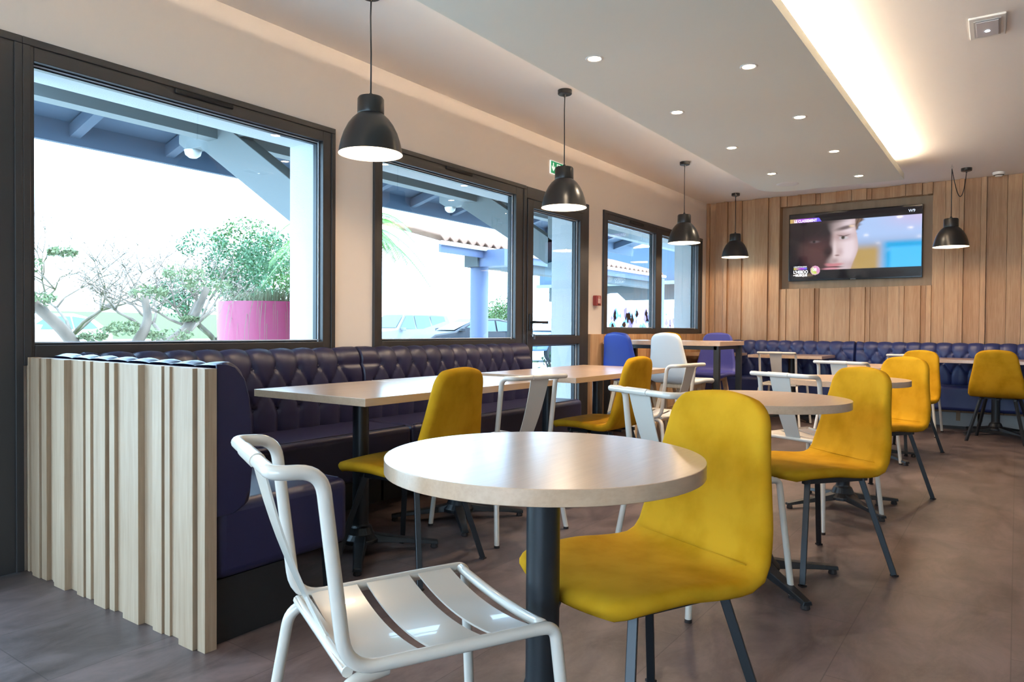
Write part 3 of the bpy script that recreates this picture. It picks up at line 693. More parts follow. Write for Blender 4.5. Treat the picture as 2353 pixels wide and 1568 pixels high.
rt_ = empty('round_table', (1.338, .855, 0), 0, 'round oak topped pedestal table in front, nearest the camera', 'table', 'round oak pedestal tables')
bm = bm_new(); lathe(bm, [(.350, TZ-.032), (.350, TZ)], 96, capb=True, capt=True); link('tabletop', bm, 'oak_top', rt_, smooth='auto', bevel=.0012)
table_base(rt_)
dup(rt_, (3.045, .872, 0), 0, 'second round oak pedestal table from the camera, behind the front yellow chair')
dup(rt_, (4.60, .832, 0), 0, 'third round oak pedestal table from the camera, between white and yellow chairs')
dup(rt_, (6.53, .93, 0), 0, 'farthest round oak pedestal table, mostly hidden behind the yellow chairs')
def square_table(x0, x1, y0, y1, label, group, first=[None]):
    r = empty('square_table', ((x0+x1)/2, (y0+y1)/2, 0), 0, label, 'table', group); a, b = (x1-x0)/2, (y1-y0)/2
    bm = bm_new(); box(bm, -a, a, -b, b, TZ-.032, TZ); link('tabletop', bm, 'oak_top', r, bevel=.0012); table_base(r, dy=.045 if x0 < 6 else 0); return r
g = 'square oak tables along the window bench'
square_table(1.960, 2.664, 2.085, 2.80, 'square oak table nearest the camera along the window bench', g)
square_table(2.676, 3.376, 2.085, 2.80, 'second square oak table along the window bench, joined to the nearest one', g)
square_table(3.568, 4.262, 2.065, 2.79, 'third square oak table along the window bench, near the glass door', g)
square_table(4.274, 4.950, 2.085, 2.80, 'farthest square oak table along the window bench, before the blue stool', g)
g = 'oak tables along the wooden wall bench'
square_table(8.43, 9.13, 2.79, 3.36, 'small oak table in the far left corner behind the counter table', g)
square_table(8.43, 9.13, 1.755, 2.57, 'oak table at the wall bench behind the far left white chairs', g)
square_table(8.43, 9.13, -.40, .73, 'oak table at the wall bench with the far right yellow chair', g)

# counter table on a black steel frame
BT = .937
r = empty('counter_table', (6.70, 2.785, 0), 0, 'tall oak topped counter table on black square steel legs under the far window', 'table')
bm = bm_new(); box(bm, -.35, .35, -.60, .585, BT-.040, BT); link('tabletop', bm, 'oak_top', r, bevel=.0012)
bm = bm_new()
for y in (-.565, .55): box(bm, -.325, .325, y-.0, y+.03, BT-.075, BT-.040)
for x in (-.335, .305): box(bm, x, x+.03, -.565, .58, BT-.075, BT-.040)
link('apron', bm, 'black_metal', r)
for x in (-.335, .29):
    for y in (-.585, .53):
        bm = bm_new(); box(bm, x, x+.05, y, y+.05, 0, BT-.040); link('leg', bm, 'black_metal', r, bevel=.002)

# ------------------------------------------------------------------ upholstered shells
def shell_bm(nu=34, nv=22, zs=0.0, ly=1.0):
    ctrl = [(.240,.422),(.215,.445),(.10,.446),(-.02,.438),(-.11,.437),(-.165,.447),(-.20,.48),(-.218,.54),(-.235,.63),(-.254,.74),(-.270,.82),(-.278,.868)]
    P = ctrl
    for _ in range(3):
        Q = [P[0]]
        for a, b in zip(P[:-1], P[1:]): Q += [(a[0]*.75+b[0]*.25, a[1]*.75+b[1]*.25), (a[0]*.25+b[0]*.75, a[1]*.25+b[1]*.75)]
        Q.append(P[-1]); P = Q
    d = [0]
    for a, b in zip(P[:-1], P[1:]): d.append(d[-1]+math.hypot(b[0]-a[0], b[1]-a[1]))
    Lt = d[-1]
    def at(s):
        q = s*Lt
        for i in range(len(P)-1):
            if q <= d[i+1] or i == len(P)-2:
                k = (q-d[i])/(d[i+1]-d[i]); return (P[i][0]+(P[i+1][0]-P[i][0])*k, P[i][1]+(P[i+1][1]-P[i][1])*k)
    wk = [(0,.218),(.12,.230),(.35,.235),(.5,.236),(.62,.224),(.8,.190),(1,.160)]
    def Wd(s):
        for (a, wa), (b, wb) in zip(wk[:-1], wk[1:]):
            if s <= b: return wa+(wb-wa)*(s-a)/(b-a)
        return wk[-1][1]
    T = .021; bm = bm_new(); top, bot = [], []
    for i in range(nu+1):
        s = .5-.5*math.cos(PI*i/nu); x, z = at(s); x0, z0 = at(max(0, s-.01)); x1, z1 = at(min(1, s+.01))
        tx, tz = x1-x0, z1-z0; l = math.hypot(tx, tz); tx /= l; tz /= l; nx, nz = tz, -tx
        w = Wd(s); d0, d1_ = s*Lt, (1-s)*Lt
        if d0 < .055: w = w-.055+math.sqrt(max(0, .055**2-(.055-d0)**2))
        if d1_ < .068: w = w-.068+math.sqrt(max(0, .068**2-(.068-d1_)**2))
        A, B = [], []
        for j in range(nv+1):
            v = math.sin(PI/2*(2*j/nv-1)); de = min(d0, d1_, w*(1-abs(v)))
            h = max(T*math.sqrt(max(0, 1-(1-min(1, de/T))**2)), .0)
            bf = .035*max(0, 1-s/.18)*(1-v*v); bt = .010*max(0, (s-.85)/.15)*(1-v*v)
            wrap = .014*v*v*min(1, max(0, (s-.42)/.15)); dish = .012*v*v*min(1, max(0, 1-abs(s-.25)/.25))
            px = x+bf+bt*tx+wrap; pz = z+bt*tz+dish+zs
            e = (i in (0, nu) or j in (0, nv))
            a = bm.verts.new((px+nx*h, v*w*ly, pz+nz*h)); A.append(a)
            B.append(a if e else bm.verts.new((px-nx*h, v*w*ly, pz-nz*h)))
        top.append(A); bot.append(B)
    for R_, flip in ((top, 0), (bot, 1)):
        for i in range(nu):
            for j in range(nv):
                q = [R_[i][j], R_[i][j+1], R_[i+1][j+1], R_[i+1][j]]
                if flip: q = q[::-1]
                try: bm.faces.new(q)
                except ValueError: pass
    return bm
def seam(bm, zs, ly):     # stitched line across the fold between seat and back
    pts = [(-.165+.02*math.cos(PI*v/2)*0+.018*v*v, v*.200*ly, .478+zs+.006*v*v) for v in [k/8-1 for k in range(17)]]
    tube(bm, pts, .0014, 5)
Y = empty('yellow_chair', (1.645, .758, 0), math.radians(154.5), 'yellow velvet shell chair nearest the camera, right of the front round table', 'chair', 'yellow velvet chairs')
sh = link('seat_shell', shell_bm(), 'yellow_velvet', Y, smooth=True)
bm = bm_new(); seam(bm, 0, 1); link('stitching', bm, 'yellow_velvet', sh, smooth=True)
bm = bm_new(); box(bm, -.15, .15, -.012, .012, .398, .412); box(bm, -.012, .012, -.15, .15, .398, .412); box(bm, -.16, .16, -.15, -.13, .395, .415); box(bm, -.16, .16, .13, .15, .395, .415); link('under_frame', bm, 'black_metal', Y)
for sx in (-1, 1):
    for sy in (-1, 1):
        bm = bm_new(); tube(bm, [(sx*.135, sy*.135, .412), (sx*.230, sy*.230, 0.006)], .0115, square=True); l = link('leg', bm, 'black_metal', Y, bevel=.002)
        bm = bm_new(); box(bm, sx*.231-.012, sx*.231+.012, sy*.231-.012, sy*.231+.012, 0, .007); link('glide', bm, 'rubber', l)
for x, y, a, lab in [(3.37, .734, 141.6, 'yellow velvet shell chair right of the second round table'),
                     (5.06, .73, 147, 'yellow velvet shell chair right of the third round table'),
                     (7.08, .825, 150, 'yellow velvet shell chair right of the farthest round table, nearly hidden'),
                     (8.29, .12, -8, 'yellow velvet chair at far right seen from behind, facing the wall bench'),
                     (2.305, 2.165, 95, 'yellow velvet shell chair pulled up to the nearest square table by the window bench'),
                     (4.06, 2.160, 88, 'yellow velvet shell chair at the far pair of square tables by the window bench')]:
    dup(Y, (x, y, 0), math.radians(a), lab)
# counter stools: same kind of shell on splayed oak legs
def stool(x, y, a, m, label, yel=False):
    r = empty('counter_stool', (x, y, 0), math.radians(a), label, 'stool', 'counter stools with oak legs'); zs = .14
    link('seat_shell', shell_bm(26, 16, zs, .92), m, r, smooth=True)
    bm = bm_new(); box(bm, -.14, .14, -.12, .12, .415+zs-.035, .415+zs+.005); link('under_frame', bm, 'oak_leg', r, bevel=.01)
    for sx in (-1, 1):
        for sy in (-1, 1):
            bm = bm_new(); tube(bm, [(sx*.125, sy*.105, .41+zs), (sx*.215, sy*.19, 0)], .024, square=True, r2=.014); link('leg', bm, 'oak_leg', r, bevel=.004)
    for sy in (-1, 1):
        bm = bm_new(); tube(bm, [(-.172, sy*.152, .22), (.172, sy*.152, .22)], .009, square=True); link('foot_rail', bm, 'oak_leg', r)
stool(6.22, 2.96, -14, 'navy_stool', 'bright blue stool with oak legs at the left of the counter table, seen from behind')
stool(6.19, 2.475, -12, 'white_leather', 'white leather stool with oak legs, back to the camera at the counter table')
stool(7.25, 3.165, 181, 'yellow_velvet', 'yellow stool on the far side of the counter table, mostly hidden behind the white stool')
stool(7.28, 2.60, 184, 'indigo_stool', 'violet blue stool on the far side of the counter table, facing the camera')

# ------------------------------------------------------------------ white metal slatted chairs
Wc = empty('metal_chair', (1.081, 1.006, 0), math.radians(-25.5), 'white metal slatted chair nearest the camera, in front of the round table', 'chair', 'white metal chairs')
R0 = .0125
path = []
half = lambda s: [(-.318, s*.0, .803), (-.318, s*.190, .803), (-.238, s*.190, .800), (-.196, s*.190, .455), (.17, s*.200, .457)]
Lh = fillet(half(1), [.03, .05, .06], 7); Rh = fillet(half(-1), [.03, .05, .06], 7)
bm = bm_new(); tube(bm, Rh[::-1]+Lh[1:], R0, 14); fr = link('back_frame', bm, 'white_metal', Wc, smooth='auto')
for s in (1, -1):
    bm = bm_new(); tube(bm, fillet([(.165, s*.200, .457), (.215, s*.203, .456), (.252, s*.240, .008)], [.05], 8), R0, 14); l = link('leg', bm, 'white_metal', Wc, smooth='auto')
    bm = bm_new(); lathe(bm, [(.001, 0), (.0135, 0), (.0135, .012), (.001, .012)], 14, (.252, s*.240, 0)); link('rubber_foot', bm, 'rubber', l)
    bm = bm_new(); tube(bm, fillet([(-.12, s*.178, .440), (-.205, s*.196, .437), (-.268, s*.245, .008)], [.05], 8), R0, 14); l = link('leg', bm, 'white_metal', Wc, smooth='auto')
    bm = bm_new(); lathe(bm, [(.001, 0), (.0135, 0), (.0135, .012), (.001, .012)], 14, (-.268, s*.245, 0)); link('rubber_foot', bm, 'rubber', l)
def sag_plate(bm, xa, xb, hw_a, hw_b, z, sag, th=.004, n=14, lip=0):
    A, B = [], []
    for i in range(n+1):
        t = 2*i/n-1; zz = z-sag*(1-t*t)
        A.append((xa, t*hw_a, zz)); B.append((xb, t*hw_b, zz-lip))
    T = [[bm.verts.new(p) for p in A], [bm.verts.new(p) for p in B]]; U = [[bm.verts.new((p[0], p[1], p[2]-th)) for p in A], [bm.verts.new((p[0], p[1], p[2]-th)) for p in B]]
    for i in range(n):
        bm.faces.new((T[0][i], T[1][i], T[1][i+1], T[0][i+1])); bm.faces.new((U[0][i], U[0][i+1], U[1][i+1], U[1][i]))
        bm.faces.new((T[0][i], T[0][i+1], U[0][i+1], U[0][i])); bm.faces.new((T[1][i], U[1][i], U[1][i+1], T[1][i+1]))
    for k in (0, n): bm.faces.new([T[0][k], T[1][k], U[1][k], U[0][k]] if k == 0 else [T[0][k], U[0][k], U[1][k], T[1][k]])
for xa, xb in ((-.165, -.062), (-.040, .063), (.085, .168)):
    bm = bm_new(); sag_plate(bm, xa, xb, .186+(xa+.2)*.025, .186+(xb+.2)*.025, .4645, .020); link('seat_slat', bm, 'white_metal', Wc, smooth='auto')
bm = bm_new(); P = [(.196+.012*(1-t*t), t*.19, .458-.018*(1-t*t)) for t in [k/8-1 for k in range(17)]]; tube(bm, P, .011, 12); link('front_rail', bm, 'white_metal', Wc, smooth=True)
bm = bm_new(); tube(bm, [(-.192, -.185, .452), (-.192, .185, .452)], .010, 10); sag_plate(bm, -.200, -.172, .18, .18, .461, .004); link('rear_rail', bm, 'white_metal', Wc, smooth='auto')
bm = bm_new()      # tapered splat folded over the top rail
n = 10; hw = lambda t: .064-.018*t
F_, K_ = [], []
for i in range(n+1):
    t = i/n; x = -.310+(.122)*t-.012*math.sin(PI*t); z = .805-.348*t
    F_.append((x, hw(t), z)); 
rows = []
for (x, w_, z) in F_: rows.append([bm.verts.new((x+.002, -w_, z)), bm.verts.new((x+.002, w_, z)), bm.verts.new((x-.002, w_, z)), bm.verts.new((x-.002, -w_, z))])
for A, B in zip(rows[:-1], rows[1:]):
    for k in range(4): bm.faces.new((A[k], A[(k+1) % 4], B[(k+1) % 4], B[k]))
bm.faces.new(rows[0][::-1]); bm.faces.new(rows[-1])
ring = [(-.318+.0145*math.cos(a), .803+.0145*math.sin(a)) for a in [math.radians(-20+k*22) for k in range(12)]]
prism(bm, ring, 'y', -.066, .066)
link('back_splat', bm, 'white_metal', Wc, smooth='auto')
for x, y, a, lab in [(2.782, 1.03, -28, 'white metal chair left of the second round table, partly behind the front yellow chair'),
                     (4.236, .91, -24, 'white metal chair left of the third round table, seen from behind'),
                     (3.012, 2.215, 79, 'white metal chair with its back to the camera at the second square table'),
                     (4.675, 2.10, 83, 'white metal chair at the farthest square table, before the white stool'),
                     (8.20, 2.11, 0, 'white metal chair facing the wall bench, farthest left of those seen from behind'),
                     (6.12, 1.02, -14, 'white metal chair left of the farthest round table'),
                     (8.40, .87, -2, 'white metal chair facing the wall bench, mostly hidden behind yellow chairs')]:
    dup(Wc, (x, y, 0), math.radians(a), lab)

# ------------------------------------------------------------------ porch outside
P3 = Vector((2.05, 0, 0))
porch = empty('porch_roof', (4.5, 5.0, 2.6), label='blue grey timber porch roof with rafters seen through the windows', cat='porch roof')
Lz = Matrix.Translation((-4.5, -5.0, -2.6))
def pbox(name, m, *d):
    bm = bm_new(); box(bm, *d, Lz); return link(name, bm, m, porch)
pbox('soffit_board', 'porch_grey', 1.7, 12.5, WY+TH, 4.86, 2.535, 2.56)
pbox('pale_beam', 'porch_pale', 1.7, 12.5, 4.80, 4.92, 2.415, 2.54)
bm = bm_new(); prism(bm, [(4.86, 2.93), (6.05, 2.60), (6.05, 2.64), (4.86, 2.97)], 'x', 1.7, 12.5); bmesh.ops.transform(bm, matrix=Lz, verts=bm.verts); link('roof_boarding', bm, 'porch_blue', porch)
pbox('eave_board', 'porch_blue', 1.7, 12.5, 6.00, 6.05, 2.445, 2.66)
pbox('batten', 'porch_blue', 1.7, 12.5, 5.3, 5.34, 2.76, 2.80)
for k in range(14):
    x = 1.8+.76*k
    bm = bm_new(); prism(bm, [(4.90, 2.80), (6.0, 2.50), (6.0, 2.60), (4.90, 2.90)], 'x', x, x+.075); bmesh.ops.transform(bm, matrix=Lz, verts=bm.verts); link('rafter', bm, 'porch_blue', porch)
for X in (3.05, 6.12):
    br = empty('roof_brace', (X, WY+TH, 1.6), label={3.05: 'pale timber knee brace outside the largest window', 6.12: 'pale timber knee brace and wall post outside the glass door', 9.25: 'pale timber knee brace outside the far window'}[X], cat='brace', group='timber braces of the porch')
    Lb = Matrix.Translation((-X, -(WY+TH), -1.6))
    bm = bm_new(); prism(bm, [(3.80, 1.72), (3.90, 1.70), (5.02, 2.38), (4.86, 2.53), (4.70, 2.49), (3.80, 1.92)], 'x', X, X+.14); bmesh.ops.transform(bm, matrix=Lb, verts=bm.verts); link('diagonal', bm, 'porch_pale', br, bevel=.004)
    bm = bm_new(); box(bm, X, X+.14, 3.75, 3.885, 1.66, 2.54, Lb); link('wall_post', bm, 'porch_pale', br, bevel=.004)
    bm = bm_new(); prism(bm, [(3.9, 2.40), (5.25, 2.40), (5.35, 2.46), (5.35, 2.53), (3.9, 2.53)], 'x', X+.02, X+.12); bmesh.ops.transform(bm, matrix=Lb, verts=bm.verts); link('tie_beam', bm, 'porch_pale', br, bevel=.004)
    bm = bm_new(); lathe(bm, [(.001, -.06), (.03, -.055), (.055, -.035), (.065, 0), (.001, 0)], 20); bmesh.ops.transform(bm, matrix=Lb @ Matrix.Translation((X+.06, 5.22, 2.40)), verts=bm.verts); link('bulkhead_lamp', bm, 'white_plastic', br, smooth=True)
# ground
S(obox('ground_paving', 'gravel', (-30, 60, WY+TH, 30, -.16, -.05)))
bm = bm_new(); box(bm, -60, 90, 30, 120, -.16, -.05); S(link('ground_far', bm, 'gravel'))
S(obox('lawn', 'lawn', (-20, 20, 13, 27, -.05, -.03)))
S(obox('ground_other_side', 'gravel', (-30, 40, -30, RY-.2, -.16, -.05)))

# porte cochere with tiled roof
def W2(px, py, Y):      # point seen at pixel (px, py) at distance Y along +Y
    d = fwd*F_PX+rt*(px-1176.5)-upv*(py-784); t = Y/d.y; return Vector((d.x*t, Y, CAM_H+d.z*t))
can = empty('entrance_canopy', (10.3, 8.0, 0), label='entrance canopy with clay tile roof and round blue column seen through the middle window', cat='canopy')
Lc = Matrix.Translation((-10.3, -8.0, 0))
bm = bm_new(); lathe(bm, [(.165, 0), (.165, 2.15)], 32, capb=True, capt=True); link('column', bm, 'column_blue', can, smooth='auto')
bm = bm_new(); lathe(bm, [(.165, 0), (.165, 2.15)], 32, (4.2, -1.6, 0), capb=True, capt=True); link('column', bm, 'column_blue', can, smooth='auto')
bm = bm_new(); box(bm, 10.05, 18, 7.85, 8.15, 2.15, 2.44, Lc); link('beam', bm, 'porch_grey', can)
bm = bm_new(); box(bm, 10.1, 10.4, 7.3, 8.15, 2.15, 2.44, Lc); link('beam', bm, 'column_blue', can)
bm = bm_new(); box(bm, 8.95, 18, 7.75, 7.80, 2.30, 2.44, Lc); link('fascia', bm, 'column_blue', can)
bm = bm_new(); tube(bm, [Lc @ Vector((8.9, 7.70, 2.45)), Lc @ Vector((18, 7.70, 2.47))], .035, 10); link('gutter', bm, 'white_plastic', can)
bm = bm_new()     # wavy tiles rising away from the eave
nx, ny = 150, 6; rows = []
for j in range(ny+1):
    t = j/ny; row = []
    for i in range(nx+1):
        x = 8.85+i*.06; row.append(bm.verts.new(Lc @ Vector((x, 7.68+1.5*t, 2.53+.42*t+.045*math.cos(2*PI*(x-9.1)/.24)+.0))))
    rows.append(row)
for A, B in zip(rows[:-1], rows[1:]):
    for i in range(nx): bm.faces.new((A[i], A[i+1], B[i+1], B[i]))
geom = bmesh.ops.extrude_face_region(bm, geom=bm.faces[:]); bmesh.ops.translate(bm, vec=(0, 0, -.03), verts=[v for v in geom['geom'] if isinstance(v, bmesh.types.BMVert)])
link('tile_roof', bm, 'terracotta', can, smooth=True)

# far wing of the building, its beams cross the view through the far window
wing = empty('far_canopy', (20, 10, 2.0), label='dark blue timber canopy crossing the view in the far window', cat='canopy')
Lw = Matrix.Translation((-20, -10, -2.0))
bm = bm_new(); box(bm, 20, 20.3, 4.2, 13, 2.45, 3.53, Lw); link('beam', bm, 'porch_blue', wing)
bm = bm_new(); box(bm, 19.8, 19.95, 4.2, 13, 2.40, 2.50, Lw); link('gutter', bm, 'porch_pale', wing)
bm = bm_new(); box(bm, 20.6, 20.8, 4.2, 13, 1.98, 2.45, Lw); link('eave_board', bm, 'porch_grey', wing)
bm = bm_new(); box(bm, 19.7, 19.9, 4.2, 13, 3.90, 4.0, Lw); link('upper_rail', bm, 'porch_pale', wing)
for k in range(5):
    bm = bm_new(); prism(bm, [(19.9, 3.95), (20.1, 3.45), (20.25, 3.45), (20.1, 3.95)], 'y', 5+k*1.6, 5.15+k*1.6); bmesh.ops.transform(bm, matrix=Lw, verts=bm.verts); link('bracket', bm, 'porch_blue', wing)

# pink planter with grass
pl = empty('pink_planter', (3.93, 5.35, 0), label='tall pink cylindrical planter with trailing dry grass outside the largest window', cat='planter')
bm = bm_new(); lathe(bm, [(.001, 0), (.42, 0), (.46, 1.255), (.43, 1.255), (.42, 1.19), (.001, 1.19)], 56); link('pot', bm, 'pink_pot', pl, smooth='auto')
bm = bm_new()
for k in range(520):
    a = random.uniform(0, 2*PI); rr_ = random.uniform(.05, .36); b = Vector((rr_*math.cos(a), rr_*math.sin(a), 1.19)); L_ = random.uniform(.10, .30)
    out = Vector((math.cos(a), math.sin(a), 0))*random.uniform(.1, .55)*(.4+rr_*2); droop = random.uniform(0, .55)*(rr_/.36)
    if a > 2.2 and a < 4.0: droop *= 1.8; out *= 1.4
    pts = [b, b+out*.35*L_*2+Vector((0, 0, L_*.6)), b+out*.8*L_*2+Vector((0, 0, L_*.75-droop*.4)), b+out*L_*2+Vector((0, 0, L_*.6-droop))]
    wv = Vector((-math.sin(a), math.cos(a), 0))*.004; prev = None
    for i, p in enumerate(pts):
        w = wv*(1-i/3.2); cur = (bm.verts.new(p-w), bm.verts.new(p+w))
        if prev: bm.faces.new((prev[0], prev[1], cur[1], cur[0]))
        prev = cur
o = link('grass_tuft', bm, 'dry_grass', pl, recalc=False); o['kind'] = 'stuff'

def leaves(bm, c, rad, n, size, flat=.7):
    for _ in range(n):
        v = Vector((random.gauss(0, 1), random.gauss(0, 1), random.gauss(0, 1)*flat)); v = v.normalized()*random.uniform(.35, 1)**.5
        p = Vector(c)+Vector((v.x*rad, v.y*rad, v.z*rad*flat)); q = Matrix.Rotation(random.uniform(0, 6.3), 3, Vector((random.random()-.5, random.random()-.5, random.random()-.5)).normalized())
        s = size*random.uniform(.6, 1.3)
        f = [p+q @ Vector(e) for e in ((-s, 0, 0), (0, -s*.4, 0), (s, 0, 0), (0, s*.4, 0))]
        bm.faces.new([bm.verts.new(e) for e in f])
def branchy(bm, p, d, L_, r, depth, tips, spread=.75):
    q = p+d*L_; mid = p+d*L_*.5+Vector((random.uniform(-.08, .08), random.uniform(-.08, .08), random.uniform(-.04, .04)))*L_
    tube(bm, [p, mid, q], r, 6 if depth > 1 else 4, r2=r*.62)
    if depth <= 1: tips.append(q)
    if depth == 0: return
    for k in range(random.choice((2, 3, 3, 4))):
        nd = (d*.9+Vector((random.uniform(-spread, spread), random.uniform(-spread, spread), random.uniform(-.25, .45)))).normalized()
        branchy(bm, q, nd, L_*random.uniform(.68, .88), r*.58, depth-1, tips, spread)
def tree(name, base, trunk_h, label, cat, leaf, nleaf, size, rad, depth=3, lean=(0, 0), r0=.12, group=None, spread=.9, L1=.5, crowns=()):
    r = empty(name, base, 0, label, cat, group); bm = bm_new(); tips = []
    d = Vector((lean[0], lean[1], 1)).normalized(); t0 = Vector((0, 0, -.1)); t1 = t0+d*trunk_h
    tube(bm, [t0, t0.lerp(t1, .5)+Vector((.03, 0, 0)), t1], r0*1.25, 10, r2=r0*.8)
    for k in range(4):
        a_ = k*PI/2+random.uniform(-.4, .4); branchy(bm, t1-d*.05, Vector((math.cos(a_)*.8, math.sin(a_)*.8, random.uniform(.5, 1.0))).normalized(), L1, r0*.45, depth, tips, spread)
    link('trunk', bm, 'bark', r, smooth=True); bm = bm_new()
    for t in tips: leaves(bm, t, rad, nleaf, size)
    for c, rd, n in crowns: leaves(bm, c, rd, n, size)
    link('foliage', bm, leaf, r, recalc=False)
def G2(px, Y): p = W2(px, 760, Y); return (p.x, Y, -.03)
tree('pine_tree', G2(492, 15.5), .85, 'green pine with a leaning bark trunk on the lawn left of the pink planter', 'tree', 'needle', 26, .05, .30, 3, (.08, 0), .15, spread=.7, L1=.62, crowns=[((.5, -.3, 2.5), .9, 1700), ((1.2, -.5, 2.9), .8, 1300), ((-.1, .3, 3.0), .6, 600), ((.9, .1, 2.0), .6, 500)])
tree('leafy_tree', G2(640, 19), 1.3, 'tall green tree behind the pink planter', 'tree', 'leaf_green', 30, .07, .5, 3, (0, 0), .15, L1=.8, crowns=[((0, 0, 2.8), 1.6, 3000), ((-.9, .3, 3.7), 1.1, 1500)])
tree('blossom_tree', G2(395, 13.5), .75, 'bare spring tree with many pale branches in the middle of the largest window', 'tree', 'blossom', 5, .03, .25, 4, (.05, 0), .13, L1=.72)
tree('blossom_tree', G2(170, 17), 1.0, 'pale bare tree at the left of the largest window', 'tree', 'blossom', 4, .025, .3, 4, (-.05, 0), .10, L1=1.0)
tree('leafy_tree', G2(1150, 21), .8, 'green bushy tree behind the canopy column', 'tree', 'leaf_green', 40, .06, .5, 3, (0, 0), .12, L1=.6, crowns=[((0, 0, 1.4), 1.2, 2000), ((.5, 0, 2.2), .9, 900)])
def cloud_tree(base, path, pads, label):
    r = empty('cloud_pruned_tree', base, 0, label, 'tree', 'cloud pruned trees in the garden'); bm = bm_new()
    for P in path: tube(bm, fillet(P, .25, 5), .085, 9, r2=.05)
    link('trunk', bm, 'bark', r, smooth=True); bm = bm_new()
    for c, rad in pads: leaves(bm, c, rad, 260, .035, .45)
    link('foliage', bm, 'leaf_pale', r, recalc=False)
b = W2(205, 770, 9.0); cloud_tree((b.x, 9.0, .3), [[(0, 0, -.35), (-.05, 0, .35), (-.30, .05, .75), (-.62, 0, 1.0), (-.80, 0, 1.35)]], [((-.8, 0, 1.42), .30), ((-.55, 0, 1.05), .2), ((.02, -.05, .62), .16), ((.35, 0, .7), .2), ((-.25, .1, 1.6), .16)], 'cloud pruned tree with a curved trunk at the left of the largest window')
b = W2(340, 770, 9.5); cloud_tree((b.x, 9.5, .3), [[(-.25, 0, -.35), (-.2, 0, .45), (.02, 0, .80), (.0, .1, 1.15)], [(.15, 0, -.35), (.2, 0, .45), (.55, 0, .70), (.72, 0, 1.0), (.85, 0, 1.3)]], [((0, 0, 1.2), .25), ((.85, 0, 1.35), .34), ((.25, -.1, .62), .30), ((.5, 0, 1.5), .3), ((-.3, 0, .75), .16), ((.6, 0, .85), .12)], 'cloud pruned tree with two twisted trunks left of the pine')
def palm(base, h, label, n=15, L_=1.5):
    r = empty('palm_tree', base, 0, label, 'palm', 'palm trees outside'); bm = bm_new(); tube(bm, [(0, 0, -.1), (.03, 0, h*.5), (0, 0, h)], .13, 12, r2=.10); link('trunk', bm, 'bark', r, smooth=True)
    bm = bm_new()
    for k in range(n):
        a = 2*PI*k/n+random.uniform(-.15, .15); el = random.uniform(.1, 1.1); prev = None; P = []
        for i in range(9):
            t = i/8; P.append(Vector((math.cos(a)*L_*t*math.cos(el*.7), math.sin(a)*L_*t*math.cos(el*.7), h+L_*(t*math.sin(el)-.85*t*t))))
        tube(bm, P, .012, 5, r2=.003); sd = Vector((-math.sin(a), math.cos(a), 0))
        for i in range(1, 56):
            t = i/56*8; j = min(7, int(t)); p = P[j].lerp(P[j+1], t-j); dr = (P[j+1]-P[j]).normalized()
            for s in (-1, 1):
                e = p+(sd*s*.8+dr*.75+Vector((0, 0, -.35))).normalized()*(.30*(1-.5*abs(i/56-.4))); w = dr*.010
                bm.faces.new([bm.verts.new(q) for q in (p-w, p+w, e)])
    link('fronds', bm, 'leaf_palm', r, recalc=False)
p = W2(800, 520, 7.6); palm((p.x, 7.6, -.05), p.z, 'palm tree with green fronds showing at the left of the middle window', 24, 1.15)
p = W2(1335, 640, 12.5); palm((p.x, 12.5, -.05), p.z-.3, 'palm tree with fronds showing through the glass door', 13, 1.6)
bm = bm_new(); b = W2(1275, 860, 4.7); 
sh_ = empty('rosemary_shrub', (b.x, 4.55, -.05), label='small grey green shrub outside the lower pane of the glass door', cat='shrub')
for k in range(60):
    a = random.uniform(0, 6.3); t = Vector((math.cos(a)*random.uniform(0, .3), math.sin(a)*random.uniform(0, .3), random.uniform(.5, .85))); leaves(bm, t, .12, 16, .025)
link('foliage', bm, 'needle', sh_, recalc=False)
bm = bm_new()
for k in range(16):
    a = k*.4; tube(bm, [(0, 0, 0), (.25*math.cos(a), .25*math.sin(a), .7)], .008, 5)
link('stems', bm, 'bark', sh_)

